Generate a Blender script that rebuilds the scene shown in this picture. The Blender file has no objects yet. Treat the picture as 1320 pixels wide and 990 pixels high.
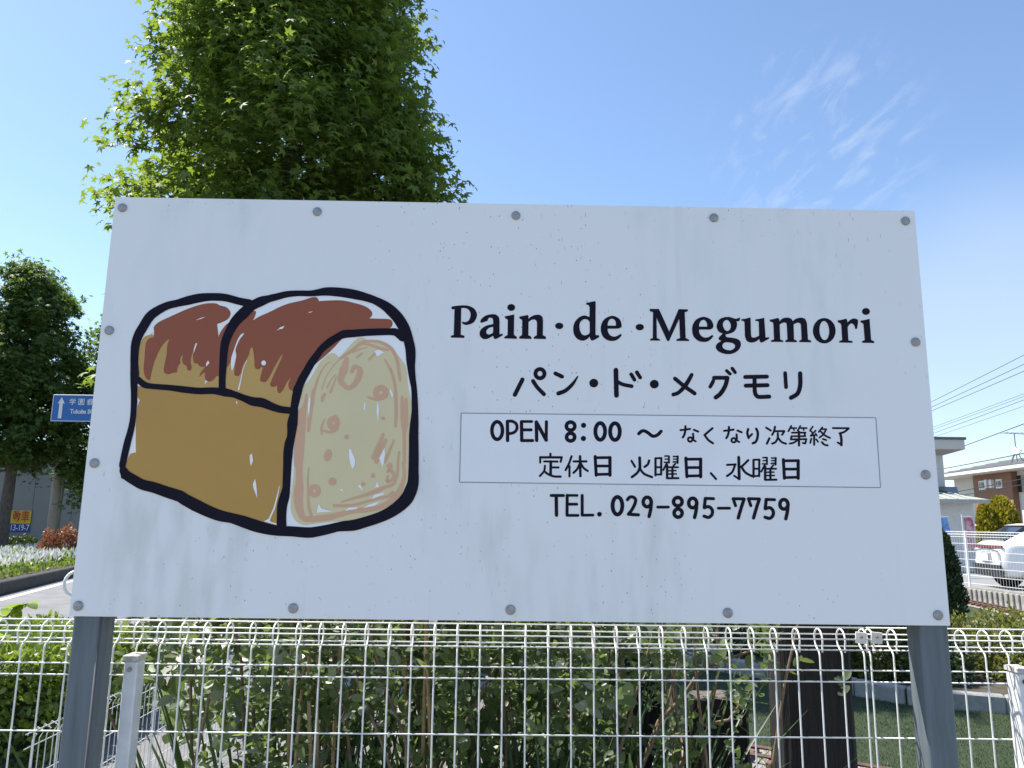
import bpy, math, random
import numpy as np
from mathutils import Vector, Matrix
from mathutils.geometry import tessellate_polygon

random.seed(7); rng = np.random.default_rng(11)
S = bpy.context.scene; COL = S.collection
rad = math.radians

# ------------------------------------------------------------------ camera
F = 990.0                                    # focal length in photo pixels (1320 x 990)
CAM = Vector((0, 0, 1.5))
YAW, PITCH, ROLL = rad(-0.685), rad(10.25), rad(-0.707)
ROT = Matrix.Rotation(YAW, 3, 'Z') @ Matrix.Rotation(PITCH, 3, 'X') @ Matrix.Rotation(ROLL, 3, 'Y')
cd = bpy.data.cameras.new('camera'); cam = bpy.data.objects.new('camera', cd); COL.objects.link(cam)
r_, f_, u_ = ROT.col[0], ROT.col[1], ROT.col[2]
mw = Matrix(((r_[0], u_[0], -f_[0]), (r_[1], u_[1], -f_[1]), (r_[2], u_[2], -f_[2]))).to_4x4()
mw.translation = CAM; cam.matrix_world = mw
cd.sensor_fit = 'HORIZONTAL'; cd.sensor_width = 36; cd.lens = F / 1320 * 36
cd.clip_start = 0.05; cd.clip_end = 3000
S.camera = cam
S.render.resolution_x, S.render.resolution_y = 1024, 768

# ------------------------------------------------------------------ sun, sky, exposure
SUN = Vector((-0.46, 0.23, 0.86)).normalized()            # towards the sun: high, left and behind the board
SUN_EL = math.asin(SUN.z); SUN_AZ = math.atan2(SUN.x, SUN.y)
ld = bpy.data.lights.new('sun', 'SUN'); ld.energy = 4.6; ld.angle = rad(0.53); ld.color = (1, 0.955, 0.88)
sun = bpy.data.objects.new('sun', ld); COL.objects.link(sun)
sun.rotation_euler = (-SUN).to_track_quat('-Z', 'Y').to_euler(); sun.location = (-20, 12, 40)
W = bpy.data.worlds.new('World'); S.world = W; W.use_nodes = True
nt = W.node_tree; nt.nodes.clear()
def wn(t, **k):
    n = nt.nodes.new(t)
    for a, b in k.items(): setattr(n, a, b)
    return n
sky = wn('ShaderNodeTexSky', sky_type='NISHITA', sun_disc=False, sun_elevation=SUN_EL, sun_rotation=SUN_AZ)
sky.altitude = 30; sky.air_density = 1.0; sky.dust_density = 0.35; sky.ozone_density = 2.6
geo = wn('ShaderNodeTexCoord'); sep = wn('ShaderNodeSeparateXYZ')
nt.links.new(geo.outputs['Generated'], sep.inputs[0])
zc = wn('ShaderNodeMath', operation='MAXIMUM'); zc.inputs[1].default_value = 0.03; nt.links.new(sep.outputs[2], zc.inputs[0])
dx = wn('ShaderNodeMath', operation='DIVIDE'); dy = wn('ShaderNodeMath', operation='DIVIDE')
for n, o in ((dx, 0), (dy, 1)): nt.links.new(sep.outputs[o], n.inputs[0]); nt.links.new(zc.outputs[0], n.inputs[1])
cmb = wn('ShaderNodeCombineXYZ'); nt.links.new(dx.outputs[0], cmb.inputs[0]); nt.links.new(dy.outputs[0], cmb.inputs[1])
mp = wn('ShaderNodeMapping'); mp.inputs['Rotation'].default_value = (0, 0, rad(20)); mp.inputs['Scale'].default_value = (7.5, 2.3, 1); mp.inputs['Location'].default_value = (0.35, 0.4, 0)
nt.links.new(cmb.outputs[0], mp.inputs[0])
n1 = wn('ShaderNodeTexNoise'); n1.inputs['Scale'].default_value = 1.7; n1.inputs['Detail'].default_value = 11; n1.inputs['Roughness'].default_value = 0.62; n1.inputs['Distortion'].default_value = 0.5
nt.links.new(mp.outputs[0], n1.inputs[0])
def blob(px_, py_, width, amount):
    """soft-edged patch of thin cloud round one direction of the sky"""
    d = ROT @ Vector(((px_ - 660) / F, 1, (495 - py_) / F)); d.normalize()
    dt = wn('ShaderNodeVectorMath', operation='DOT_PRODUCT'); dt.inputs[1].default_value = d; nrm = wn('ShaderNodeVectorMath', operation='NORMALIZE')
    nt.links.new(geo.outputs['Generated'], nrm.inputs[0]); nt.links.new(nrm.outputs[0], dt.inputs[0])
    r = wn('ShaderNodeMapRange', interpolation_type='SMOOTHSTEP'); r.inputs[1].default_value = math.cos(rad(width)); r.inputs[2].default_value = 1.0; r.inputs[4].default_value = amount
    nt.links.new(dt.outputs['Value'], r.inputs[0]); return r.outputs[0]
def comb(op, p, q):
    n = wn('ShaderNodeMath', operation=op); n.use_clamp = True; nt.links.new(p, n.inputs[0]); nt.links.new(q, n.inputs[1]); return n.outputs[0]
r1 = wn('ShaderNodeMapRange'); r1.inputs[1].default_value = 0.50; r1.inputs[2].default_value = 0.76; nt.links.new(n1.outputs[0], r1.inputs[0])
n2 = wn('ShaderNodeTexNoise'); n2.inputs['Scale'].default_value = 2.2; n2.inputs['Detail'].default_value = 5; nt.links.new(geo.outputs['Generated'], n2.inputs[0])
r2 = wn('ShaderNodeMapRange'); r2.inputs[1].default_value = 0.3; r2.inputs[2].default_value = 0.65; r2.inputs[3].default_value = 0.55; nt.links.new(n2.outputs[0], r2.inputs[0])
wisps = comb('MULTIPLY', r1.outputs[0], blob(1055, 190, 8.5, 0.55))
veil = comb('MULTIPLY', r2.outputs[0], blob(1300, 440, 12.5, 0.55))
clouds = comb('ADD', wisps, veil)
mix = wn('ShaderNodeMixRGB'); mix.inputs[2].default_value = (3.1, 3.6, 4.5, 1)
nt.links.new(clouds, mix.inputs[0]); nt.links.new(sky.outputs[0], mix.inputs[1])
bg = wn('ShaderNodeBackground'); bg.inputs[1].default_value = 0.107; out = wn('ShaderNodeOutputWorld')
nt.links.new(mix.outputs[0], bg.inputs[0]); nt.links.new(bg.outputs[0], out.inputs[0])
vs = S.view_settings; vs.view_transform = 'Standard'; vs.look = 'None'; vs.exposure = 1.1; vs.gamma = 1; vs.use_curve_mapping = False
S.cycles.max_bounces = 8; S.cycles.transparent_max_bounces = 6

# ------------------------------------------------------------------ pixels to points
def ray(x, y): return ROT @ Vector(((x - 660) / F, 1, (495 - y) / F))
def at_y(x, y, Y): d = ray(x, y); return CAM + d * ((Y - CAM.y) / d.y)
def at_d(x, y, D): return CAM + ray(x, y) * D
def at_z(x, y, Z=0.0): d = ray(x, y); return CAM + d * ((Z - CAM.z) / d.z)

# ------------------------------------------------------------------ materials
MATS = {}
def mat(name, col, rough=0.6, metal=0, var=0.0, scale=8, bump=0.0, bscale=40, spec=0.5, trans=0.0, tcol=None, island=0.0, col2=None, stretch=None, coat=0.0, detail=5, objrand=0.0):
    if name in MATS: return MATS[name]
    m = bpy.data.materials.new(name); m.use_nodes = True; MATS[name] = m
    t = m.node_tree; N = t.nodes; L = t.links
    b = N['Principled BSDF']; o = N['Material Output']
    b.inputs['Roughness'].default_value = rough; b.inputs['Metallic'].default_value = metal
    b.inputs['Specular IOR Level'].default_value = spec; b.inputs['Coat Weight'].default_value = coat
    c4 = (*col, 1); b.inputs['Base Color'].default_value = c4; src = None
    tc = N.new('ShaderNodeTexCoord'); vec = tc.outputs['Object']
    if stretch:
        mpn = N.new('ShaderNodeMapping'); mpn.inputs['Scale'].default_value = stretch; L.new(vec, mpn.inputs[0]); vec = mpn.outputs[0]
    if var > 0 or col2:
        nz = N.new('ShaderNodeTexNoise'); nz.inputs['Scale'].default_value = scale; nz.inputs['Detail'].default_value = detail; nz.inputs['Roughness'].default_value = 0.62
        L.new(vec, nz.inputs[0])
        cr = N.new('ShaderNodeValToRGB'); cr.color_ramp.elements[0].position = 0.32; cr.color_ramp.elements[1].position = 0.68
        a = tuple(max(0, c * (1 - var)) for c in col); z = col2 or tuple(min(1, c * (1 + var)) for c in col)
        cr.color_ramp.elements[0].color = (*a, 1); cr.color_ramp.elements[1].color = (*z, 1)
        L.new(nz.outputs[0], cr.inputs[0]); src = cr.outputs[0]
    if island > 0 or objrand > 0:
        if island > 0: g = N.new('ShaderNodeNewGeometry'); rnd = g.outputs['Random Per Island']; amt = island
        else: g = N.new('ShaderNodeObjectInfo'); rnd = g.outputs['Random']; amt = objrand
        hs = N.new('ShaderNodeHueSaturation'); mr = N.new('ShaderNodeMapRange'); mr.inputs[3].default_value = 1 - amt; mr.inputs[4].default_value = 1 + amt
        L.new(rnd, mr.inputs[0]); L.new(mr.outputs[0], hs.inputs['Value'])
        mh = N.new('ShaderNodeMath'); mh.operation = 'MULTIPLY_ADD'; mh.inputs[1].default_value = -0.05 * amt; mh.inputs[2].default_value = 0.5 + 0.025 * amt
        L.new(rnd, mh.inputs[0]); L.new(mh.outputs[0], hs.inputs['Hue'])
        if src: L.new(src, hs.inputs['Color'])
        else: hs.inputs['Color'].default_value = c4
        src = hs.outputs[0]
    if src: L.new(src, b.inputs['Base Color'])
    if bump > 0:
        nb = N.new('ShaderNodeTexNoise'); nb.inputs['Scale'].default_value = bscale; nb.inputs['Detail'].default_value = 4
        L.new(vec, nb.inputs[0]); bp = N.new('ShaderNodeBump'); bp.inputs['Strength'].default_value = bump; bp.inputs['Distance'].default_value = 0.02
        L.new(nb.outputs[0], bp.inputs['Height']); L.new(bp.outputs[0], b.inputs['Normal'])
    if trans > 0:
        tr = N.new('ShaderNodeBsdfTranslucent'); tr.inputs[0].default_value = (*(tcol or col), 1)
        ms = N.new('ShaderNodeMixShader'); ms.inputs[0].default_value = trans
        L.new(b.outputs[0], ms.inputs[1]); L.new(tr.outputs[0], ms.inputs[2]); L.new(ms.outputs[0], o.inputs['Surface'])
    return m

M_BLACK = mat('ink_black', (0.009, 0.007, 0.017), 0.5, var=0.25, scale=30, spec=0.12)
M_LWHITE = mat('vinyl_white', (0.91, 0.905, 0.90), 0.4, var=0.02, scale=6)
M_STEEL = mat('galvanised_steel', (0.125, 0.150, 0.165), 0.5, metal=0.0, spec=0.25, var=0.22, scale=5, stretch=(9, 9, 0.7), bump=0.04, bscale=60)
M_FWHITE = mat('white_coated_wire', (0.78, 0.78, 0.76), 0.38, var=0.06, scale=20)
M_BOLT = mat('bolt_grey', (0.36, 0.35, 0.35), 0.5, metal=0.55, var=0.2, scale=150, bump=0.1, bscale=300)
M_RUST = mat('rusty_bolt', (0.14, 0.08, 0.05), 0.8, var=0.4, scale=200)

# ------------------------------------------------------------------ mesh helpers
def prop(o, label=None, cat=None, group=None, kind=None):
    if label: o['label'] = label
    if cat: o['category'] = cat
    if group: o['group'] = group
    if kind: o['kind'] = kind
    return o
def empty(name, loc, label, cat, group=None):
    o = bpy.data.objects.new(name, None); o.empty_display_size = 0.2; COL.objects.link(o); o.location = loc
    return prop(o, label, cat, group)
def child(o, p):
    if p is not None:
        o.parent = p; o.matrix_parent_inverse = Matrix.Translation(-Vector(p.location))
    return o
def link(name, me, m, parent=None, smooth=False, kind=None):
    if m is not None and not me.materials: me.materials.append(m)
    if smooth: me.polygons.foreach_set('use_smooth', [True] * len(me.polygons))
    o = bpy.data.objects.new(name, me); COL.objects.link(o)
    if kind: o['kind'] = kind
    return child(o, parent)
class MB:
    def __init__(s): s.v = []; s.f = []
    def add(s, v, f):
        n = len(s.v); s.v += [tuple(p) for p in v]; s.f += [tuple(i + n for i in q) for q in f]; return s
    def box(s, c, d, rot=None):
        c = Vector(c); h = Vector(d) / 2; v = []
        for x in (-1, 1):
            for y in (-1, 1):
                for z in (-1, 1):
                    p = Vector((x * h.x, y * h.y, z * h.z)); p = rot @ p if rot else p; v.append(c + p)
        return s.add(v, [(0, 1, 3, 2), (4, 6, 7, 5), (0, 4, 5, 1), (2, 3, 7, 6), (0, 2, 6, 4), (1, 5, 7, 3)])
    def bbox(s, c, d, b=0.004, rot=None):
        # box with chamfered edges
        c = Vector(c); hx, hy, hz = d[0] / 2, d[1] / 2, d[2] / 2; b = min(b, hx * .6, hy * .6, hz * .6)
        ring = lambda ax, ay: [(-ax, -ay + b), (-ax + b, -ay), (ax - b, -ay), (ax, -ay + b), (ax, ay - b), (ax - b, ay), (-ax + b, ay), (-ax, ay - b)]
        v = []
        for z, k in ((-hz, b), (-hz + b, 0), (hz - b, 0), (hz, b)):
            for (x, y) in ring(hx - k, hy - k):
                p = Vector((x, y, z)); p = rot @ p if rot else p; v.append(c + p)
        f = [tuple(range(7, -1, -1)), tuple(range(24, 32))]
        for k in range(3):
            for i in range(8): j = (i + 1) % 8; f.append((k * 8 + i, k * 8 + j, k * 8 + 8 + j, k * 8 + 8 + i))
        return s.add(v, f)
    def tube(s, pts, r, n=8, cap=True):
        pts = [Vector(p) for p in pts]; rr = r if isinstance(r, (list, tuple)) else [r] * len(pts)
        v = []; prev = None
        for i, p in enumerate(pts):
            t = (pts[min(i + 1, len(pts) - 1)] - pts[max(i - 1, 0)]).normalized()
            if prev is None:
                a = Vector((0, 0, 1)) if abs(t.z) < 0.9 else Vector((1, 0, 0)); x = t.cross(a).normalized()
            else: x = (prev - t * prev.dot(t)).normalized()
            prev = x; y = t.cross(x)
            for k in range(n): a = 2 * math.pi * k / n; v.append(p + (x * math.cos(a) + y * math.sin(a)) * rr[i])
        f = []
        for i in range(len(pts) - 1):
            for k in range(n): j = (k + 1) % n; f.append((i * n + k, i * n + j, i * n + n + j, i * n + n + k))
        if cap: f += [tuple(range(n - 1, -1, -1)), tuple(range((len(pts) - 1) * n, len(pts) * n))]
        return s.add(v, f)
    def disc(s, c, nrm, r, h, n=20, dome=0.3):
        # short domed stud whose axis is nrm
        c = Vector(c); z = Vector(nrm).normalized(); x = z.orthogonal().normalized(); y = z.cross(x); v = []
        prof = ((1.0, 0), (1.0, 0.6), (0.9, 1 - dome * .3), (0.55, 1.0))
        for (q, t) in prof:
            for k in range(n): a = 2 * math.pi * k / n; v.append(c + (x * math.cos(a) + y * math.sin(a)) * (r * q) + z * (h * t))
        f = []
        for i in range(3):
            for k in range(n): j = (k + 1) % n; f.append((i * n + k, i * n + j, i * n + n + j, i * n + n + k))
        f.append(tuple(range(3 * n, 4 * n)))
        return s.add(v, f)
    def mesh(s, name='m'):
        me = bpy.data.meshes.new(name); me.from_pydata(s.v, [], s.f); me.validate(); me.update(); return me
    def build(s, name, m, parent=None, smooth=False, kind=None): return link(name, s.mesh(name), m, parent, smooth, kind)

def np_mesh(name, V, quads):
    me = bpy.data.meshes.new(name); nq, k = quads.shape
    me.vertices.add(len(V)); me.vertices.foreach_set('co', V.astype(np.float32).ravel())
    me.loops.add(nq * k); me.loops.foreach_set('vertex_index', quads.astype(np.int32).ravel())
    me.polygons.add(nq); me.polygons.foreach_set('loop_start', np.arange(0, nq * k, k, dtype=np.int32))
    try: me.polygons.foreach_set('loop_total', np.full(nq, k, dtype=np.int32))
    except Exception: pass
    me.update(calc_edges=True); return me
def norm(a): return a / np.maximum(np.linalg.norm(a, axis=1, keepdims=True), 1e-9)
def frames(d, n):
    d = norm(d); x = norm(np.cross(d, n)); n = np.cross(x, d); return np.stack([x, d, n], 2)
def leaf_mesh(name, P, D, Nn, Sz, tv, tq):
    R = frames(D, Nn); V = np.einsum('nij,kj->nki', R, tv) * Sz[:, None, None] + P[:, None, :]
    q = (tq[None] + (np.arange(len(P)) * len(tv))[:, None, None]).reshape(-1, tq.shape[1])
    return np_mesh(name, V.reshape(-1, 3), q)
# star shaped sweetgum leaf: quads (centre, notch, tip, notch)
def star_leaf():
    v = [(0, 0, 0)]; lob = [(-112, .62), (-57, .92), (0, 1.0), (57, .92), (112, .62)]; nt_ = [(-150, .22), (-84, .40), (-28, .42), (28, .42), (84, .40), (150, .22)]
    for a, r in nt_: v.append((r * math.sin(rad(a)), r * math.cos(rad(a)), 0.03))
    for a, r in lob: v.append((r * math.sin(rad(a)), r * math.cos(rad(a)), -0.16))
    return np.array(v), np.array([(0, 1 + i, 7 + i, 2 + i) for i in range(5)])
def oval_leaf(w=0.28, fold=0.06, curl=0.10):
    ys = [0, .22, .55, .85, 1.0]; ws = [.02, .8, 1.0, .6, .02]; v = []
    for y, q in zip(ys, ws):
        z = -curl * y * y
        v += [(-w * q, y, z + fold * q), (0, y, z), (w * q, y, z + fold * q)]
    f = []
    for i in range(4):
        a = i * 3; f += [(a, a + 3, a + 4, a + 1), (a + 1, a + 4, a + 5, a + 2)]
    return np.array(v), np.array(f)
STAR = star_leaf(); OVAL = oval_leaf(); DIAM = (np.array([(0, 0, 0), (.3, .5, .08), (0, 1, -.05), (-.3, .5, .08)]), np.array([(0, 1, 2, 3)]))

# ================================================================== THE SETTING
def sheet(name, pts, z, m, kind='structure', label=None):
    me = bpy.data.meshes.new(name); me.from_pydata([(p[0], p[1], z) for p in pts], [], [tuple(range(len(pts)))]); me.update()
    if me.polygons[0].normal.z < 0: me.flip_normals()
    o = link(name, me, m); o['kind'] = kind
    if label: o['label'] = label
    return o
M_GROUND = mat('ground_gravel', (0.15, 0.14, 0.125), 0.95, var=0.3, scale=3, bump=0.4, bscale=60)
M_ASPH = mat('asphalt_worn', (0.17, 0.17, 0.175), 0.9, var=0.18, scale=1.5, bump=0.25, bscale=180)
M_PATH = mat('concrete_path', (0.17, 0.165, 0.16), 0.9, var=0.15, scale=4, bump=0.2, bscale=150)
M_CONC = mat('concrete_kerb', (0.28, 0.275, 0.255), 0.9, var=0.22, scale=9, bump=0.25, bscale=90)
M_DKERB = mat('dark_kerb_stone', (0.035, 0.035, 0.033), 0.9, var=0.4, scale=8, bump=0.3, bscale=60)
M_PAINT = mat('road_paint', (0.68, 0.68, 0.66), 0.7, var=0.12, scale=14)
sheet('ground', [(-400, -400), (400, -400), (400, 900), (-400, 900)], 0.0, M_GROUND)
sheet('pavement', [(-3.5, -6), (3.5, -6), (3.5, 1.5), (-3.5, 1.5)], 0.018, M_PATH)
# road on the left, running away; its far kerb follows the photo
k0 = at_z(0, 768); k1 = at_z(92, 745); kd = (k1 - k0).normalized(); kn = Vector((kd.y, -kd.x, 0))      # kn points to the near side
rA, rB = k0 - kd * 9, k1 + kd * 60; RW = 3.9
sheet('road', [rA, rB, rB + kn * RW, rA + kn * RW], 0.004, M_ASPH)
sheet('road_edge_line', [rA + kn * .25, rB + kn * .25, rB + kn * .38, rA + kn * .38], 0.008, M_PAINT)
sheet('road_near_line', [rA + kn * 3.55, rB + kn * 3.55, rB + kn * 3.68, rA + kn * 3.68], 0.008, M_PAINT)
b = MB()
KH = 0.26
for (p, q, h) in ((rA, rB, KH),):
    mid = (p + q) / 2 - kn * .1; ang = math.atan2(kd.y, kd.x); b.bbox((mid.x, mid.y, h / 2), ((q - p).length, .2, h), .02, Matrix.Rotation(ang, 3, 'Z'))
o = b.build('kerb', M_DKERB); o['kind'] = 'structure'
mA, mB = rA - kn * .2, rB - kn * .2
M_SOIL = mat('planting_soil', (0.06, 0.05, 0.035), 0.95, var=0.4, scale=10)
b = MB(); ang = math.atan2(kd.y, kd.x); mid = (mA + mB) / 2 - kn * 4.0
b.box((mid.x, mid.y, .10), ((mB - mA).length, 8.0, .20), Matrix.Rotation(ang, 3, 'Z')); o = b.build('planting_strip', M_SOIL); o['kind'] = 'structure'
# path behind the fence (left), lawn on the right
sheet('path', [(-3.4, 1.9), (-1.0, 1.9), (-1.2, 9.5), (-5.2, 9.5)], 0.014, M_PATH)
M_TURFB = mat('turf_backing', (0.022, 0.036, 0.009), 0.95, var=0.3, scale=12, bump=0.5, bscale=120)
sheet('lawn', [(0.2, 3.0), (8.0, 2.6), (9.4, 9), (9.5, 16.5), (5.5, 17), (0.4, 12)], 0.006, M_TURFB)
sheet('car_park', [(9.75, 8), (40, 8), (40, 27), (8.8, 27)], 0.006, mat('asphalt_car_park', (0.21, 0.21, 0.215), 0.9, var=0.12, scale=2, bump=0.2, bscale=150))

# ================================================================== THE SIGNBOARD
BW, BH, BY = 1.82, 0.914, 1.6475
BX, BZ = 0.027, 1.5 + 0.2577
PNLT = 0.003
def bp(x, y, lay=0.0): return at_y(x, y, BY - 0.0002 - lay * 0.0002)      # photo pixel -> point on the board's face

def board_material():
    m = bpy.data.materials.new('weathered_white_panel'); m.use_nodes = True; t = m.node_tree; N = t.nodes; L = t.links; b = N['Principled BSDF']
    b.inputs['Roughness'].default_value = 0.38
    tc = N.new('ShaderNodeTexCoord')
    def noise(sc, stretch, det=4, off=(0, 0, 0)):
        mp = N.new('ShaderNodeMapping'); mp.inputs['Scale'].default_value = stretch; mp.inputs['Location'].default_value = off; L.new(tc.outputs['Object'], mp.inputs[0])
        n = N.new('ShaderNodeTexNoise'); n.inputs['Scale'].default_value = sc; n.inputs['Detail'].default_value = det; L.new(mp.outputs[0], n.inputs[0]); return n.outputs[0]
    def rng_(src, a, b_, c=0, d=1):
        r = N.new('ShaderNodeMapRange'); r.inputs[1].default_value = a; r.inputs[2].default_value = b_; r.inputs[3].default_value = c; r.inputs[4].default_value = d; L.new(src, r.inputs[0]); return r.outputs[0]
    def mult(a, c):
        x = N.new('ShaderNodeMath'); x.operation = 'MULTIPLY'; L.new(a, x.inputs[0]); L.new(c, x.inputs[1]); return x.outputs[0]
    def over(base, fac, col):
        x = N.new('ShaderNodeMixRGB'); L.new(fac, x.inputs[0]); x.inputs[2].default_value = (*col, 1)
        if isinstance(base, tuple): x.inputs[1].default_value = (*base, 1)
        else: L.new(base, x.inputs[1])
        return x.outputs[0]
    film = rng_(noise(1.6, (1, 1, .8), 3), .35, .7, 0, .30)
    c = over((0.855, 0.85, 0.84), film, (0.78, 0.78, 0.78))
    green = mult(rng_(noise(2.2, (1.4, 1, .5), 3, (4.2, 0, 0)),   .56, .72, 0, .42), rng_(noise(26, (1, 1, .25), 3), .4, .65))
    c = over(c, green, (0.50, 0.55, 0.50))
    streak = mult(rng_(noise(30, (1, 1, .05), 4), .60, .78, 0, .38), rng_(noise(3.1, (1, 1, .9), 3, (1, 0, 2)), .5, .66))
    c = over(c, streak, (0.42, 0.44, 0.45))
    v = N.new('ShaderNodeTexVoronoi'); v.inputs['Scale'].default_value = 75; v.inputs['Randomness'].default_value = 1
    mp = N.new('ShaderNodeMapping'); mp.inputs['Scale'].default_value = (1.3, 0, .8); L.new(tc.outputs['Object'], mp.inputs[0]); L.new(mp.outputs[0], v.inputs[0])
    spk = mult(rng_(v.outputs['Distance'], .07, .15, 1, 0), rng_(noise(3.4, (1.2, 1, .6), 6, (7, 0, 3)), .46, .60, 0, .8))
    sel = N.new('ShaderNodeSeparateColor'); L.new(v.outputs['Color'], sel.inputs[0]); spk = mult(spk, rng_(sel.outputs[0], .48, .6))
    c = over(c, spk, (0.16, 0.165, 0.17))
    v2 = N.new('ShaderNodeTexVoronoi'); v2.inputs['Scale'].default_value = 60; mp2 = N.new('ShaderNodeMapping'); mp2.inputs['Scale'].default_value = (2.2, 0, .45); mp2.inputs['Location'].default_value = (3, 0, 1); L.new(tc.outputs['Object'], mp2.inputs[0]); L.new(mp2.outputs[0], v2.inputs[0])
    sel2 = N.new('ShaderNodeSeparateColor'); L.new(v2.outputs['Color'], sel2.inputs[0])
    dash = mult(mult(rng_(v2.outputs['Distance'], .06, .20, 1, 0), rng_(noise(2.6, (1, 1, .7), 5, (2, 0, 9)), .50, .62, 0, .6)), rng_(sel2.outputs[0], .55, .7))
    c = over(c, dash, (0.30, 0.31, 0.32))
    bmp = N.new('ShaderNodeBump'); bmp.inputs['Strength'].default_value = .12; bmp.inputs['Distance'].default_value = .02; L.new(noise(2.4, (1, 1, 1), 1), bmp.inputs['Height']); L.new(bmp.outputs[0], b.inputs['Normal'])
    L.new(c, b.inputs['Base Color'])
    return m
M_BOARD = board_material()
M_EDGE = mat('panel_edge', (0.25, 0.26, 0.27), 0.5)
sign = empty('signboard', (BX, BY + .035, 0), 'big white bakery signboard with a painted loaf on two grey steel posts', 'signboard')
panel = MB().box((BX, BY + PNLT / 2, BZ), (BW, PNLT, BH)).build('panel', M_BOARD, sign)
panel.data.materials.append(M_EDGE)
for p in panel.data.polygons: p.material_index = 0 if p.normal.y < -.5 else 1
PD = 0.060
MB().box((BX, BY + PNLT + PD + .0055, BZ), (BW, PNLT, BH)).build('back_panel', M_BOARD, sign)
# posts: square steel pipe with rounded corners
def pipe_post(cx, w, d, z0, z1, parent):
    r = .008; prof = []
    for (sx, sy, a0) in ((1, 1, 0), (-1, 1, 90), (-1, -1, 180), (1, -1, 270)):
        for k in range(5): a = rad(a0 + 22.5 * k); prof.append((cx + sx * (w / 2 - r) + r * math.cos(a), BY + PNLT + .001 + d / 2 + sy * (d / 2 - r) + r * math.sin(a)))
    n = len(prof); b = MB(); b.add([(x, y, z0) for x, y in prof] + [(x, y, z1) for x, y in prof], [(i, (i + 1) % n, n + (i + 1) % n, n + i) for i in range(n)] + [tuple(range(n, 2 * n))])
    o = b.build('post', M_STEEL, parent, smooth=False)
    for p in o.data.polygons: p.use_smooth = False
    return o
for (xa, xb) in ((93, 131), (1185, 1223)):
    pa, pb = at_y(xa, 802, BY + .004), at_y(xb, 808, BY + .004)
    po_ = pipe_post((pa.x + pb.x) / 2, pb.x - pa.x, PD, -.3, BZ + BH / 2 - .02, sign)
for (x, y) in ((158, 268), (409, 273), (665, 278), (920, 281), (1167, 285), (141, 426), (122, 597), (101, 781), (378, 784), (658, 786), (938, 790), (1209, 793), (1180, 441), (1193, 612)):
    p = bp(x, y); bo = MB().disc((p.x, BY, p.z), (0, -1, 0), .0102, .0042, 22).build('bolt', M_BOLT, panel, True)

xl = at_y(131, 802, BY + .004).x
MB().tube([(xl - .0035, BY + PNLT + .0035, 0), (xl - .0035, BY + PNLT + .0035, BZ - BH / 2 + .01)], .0032, 6).build('weld_seam', mat('rusty_seam', (0.13, 0.14, 0.145), 0.7, col2=(0.125, 0.095, 0.072), scale=9, stretch=(1, 1, .6)), sign, True)
# ---- flat print: every colour area is a thin sheet on the board
LAY = [1.0]
def tess(polys, lay):
    vs = [[bp(x, y, lay) for x, y in pl] for pl in polys]
    flat = [[Vector((p.x, p.z, 0)) for p in pl] for pl in vs]; allv = [p for pl in vs for p in pl]
    tris = tessellate_polygon(flat); out = []
    for a, b_, c in tris:
        A, B_, C = (allv[i] for i in (a, b_, c))
        nx = (B_ - A).cross(C - A); out.append((a, b_, c) if nx.y < 0 else (a, c, b_))
    return allv, out
def smooth(pts, closed=True, steps=5):
    n = len(pts); P = [Vector((p[0], p[1])) for p in pts]; cor = [len(p) > 2 and p[2] for p in pts]; res = []
    for i in range(n if closed else n - 1):
        a, b_ = P[i], P[(i + 1) % n]
        if cor[i] and cor[(i + 1) % n]: res.append(a); continue
        m0 = (b_ - a) if cor[i] or (not closed and i == 0) else (b_ - P[i - 1]) / 2
        m1 = (b_ - a) if cor[(i + 1) % n] or (not closed and i == n - 2) else (P[(i + 2) % n] - a) / 2
        for k in range(steps):
            t = k / steps; h = 2 * t**3 - 3 * t**2 + 1
            res.append(a * h + m0 * (t**3 - 2 * t**2 + t) + b_ * (-2 * t**3 + 3 * t**2) + m1 * (t**3 - t**2))
    if not closed: res.append(P[-1])
    return [(p.x, p.y) for p in res]
def conv(pts, cr): return [((p[0] / cr[2] + cr[0], p[1] / cr[2] + cr[1]) + tuple(p[2:])) for p in pts]
def area(b, cr, outline, holes=(), lay=1.0, steps=5):
    polys = [smooth(conv(outline, cr), True, steps)] + [smooth(conv(h, cr), True, steps) for h in holes]
    b.add(*tess(polys, lay))
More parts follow.
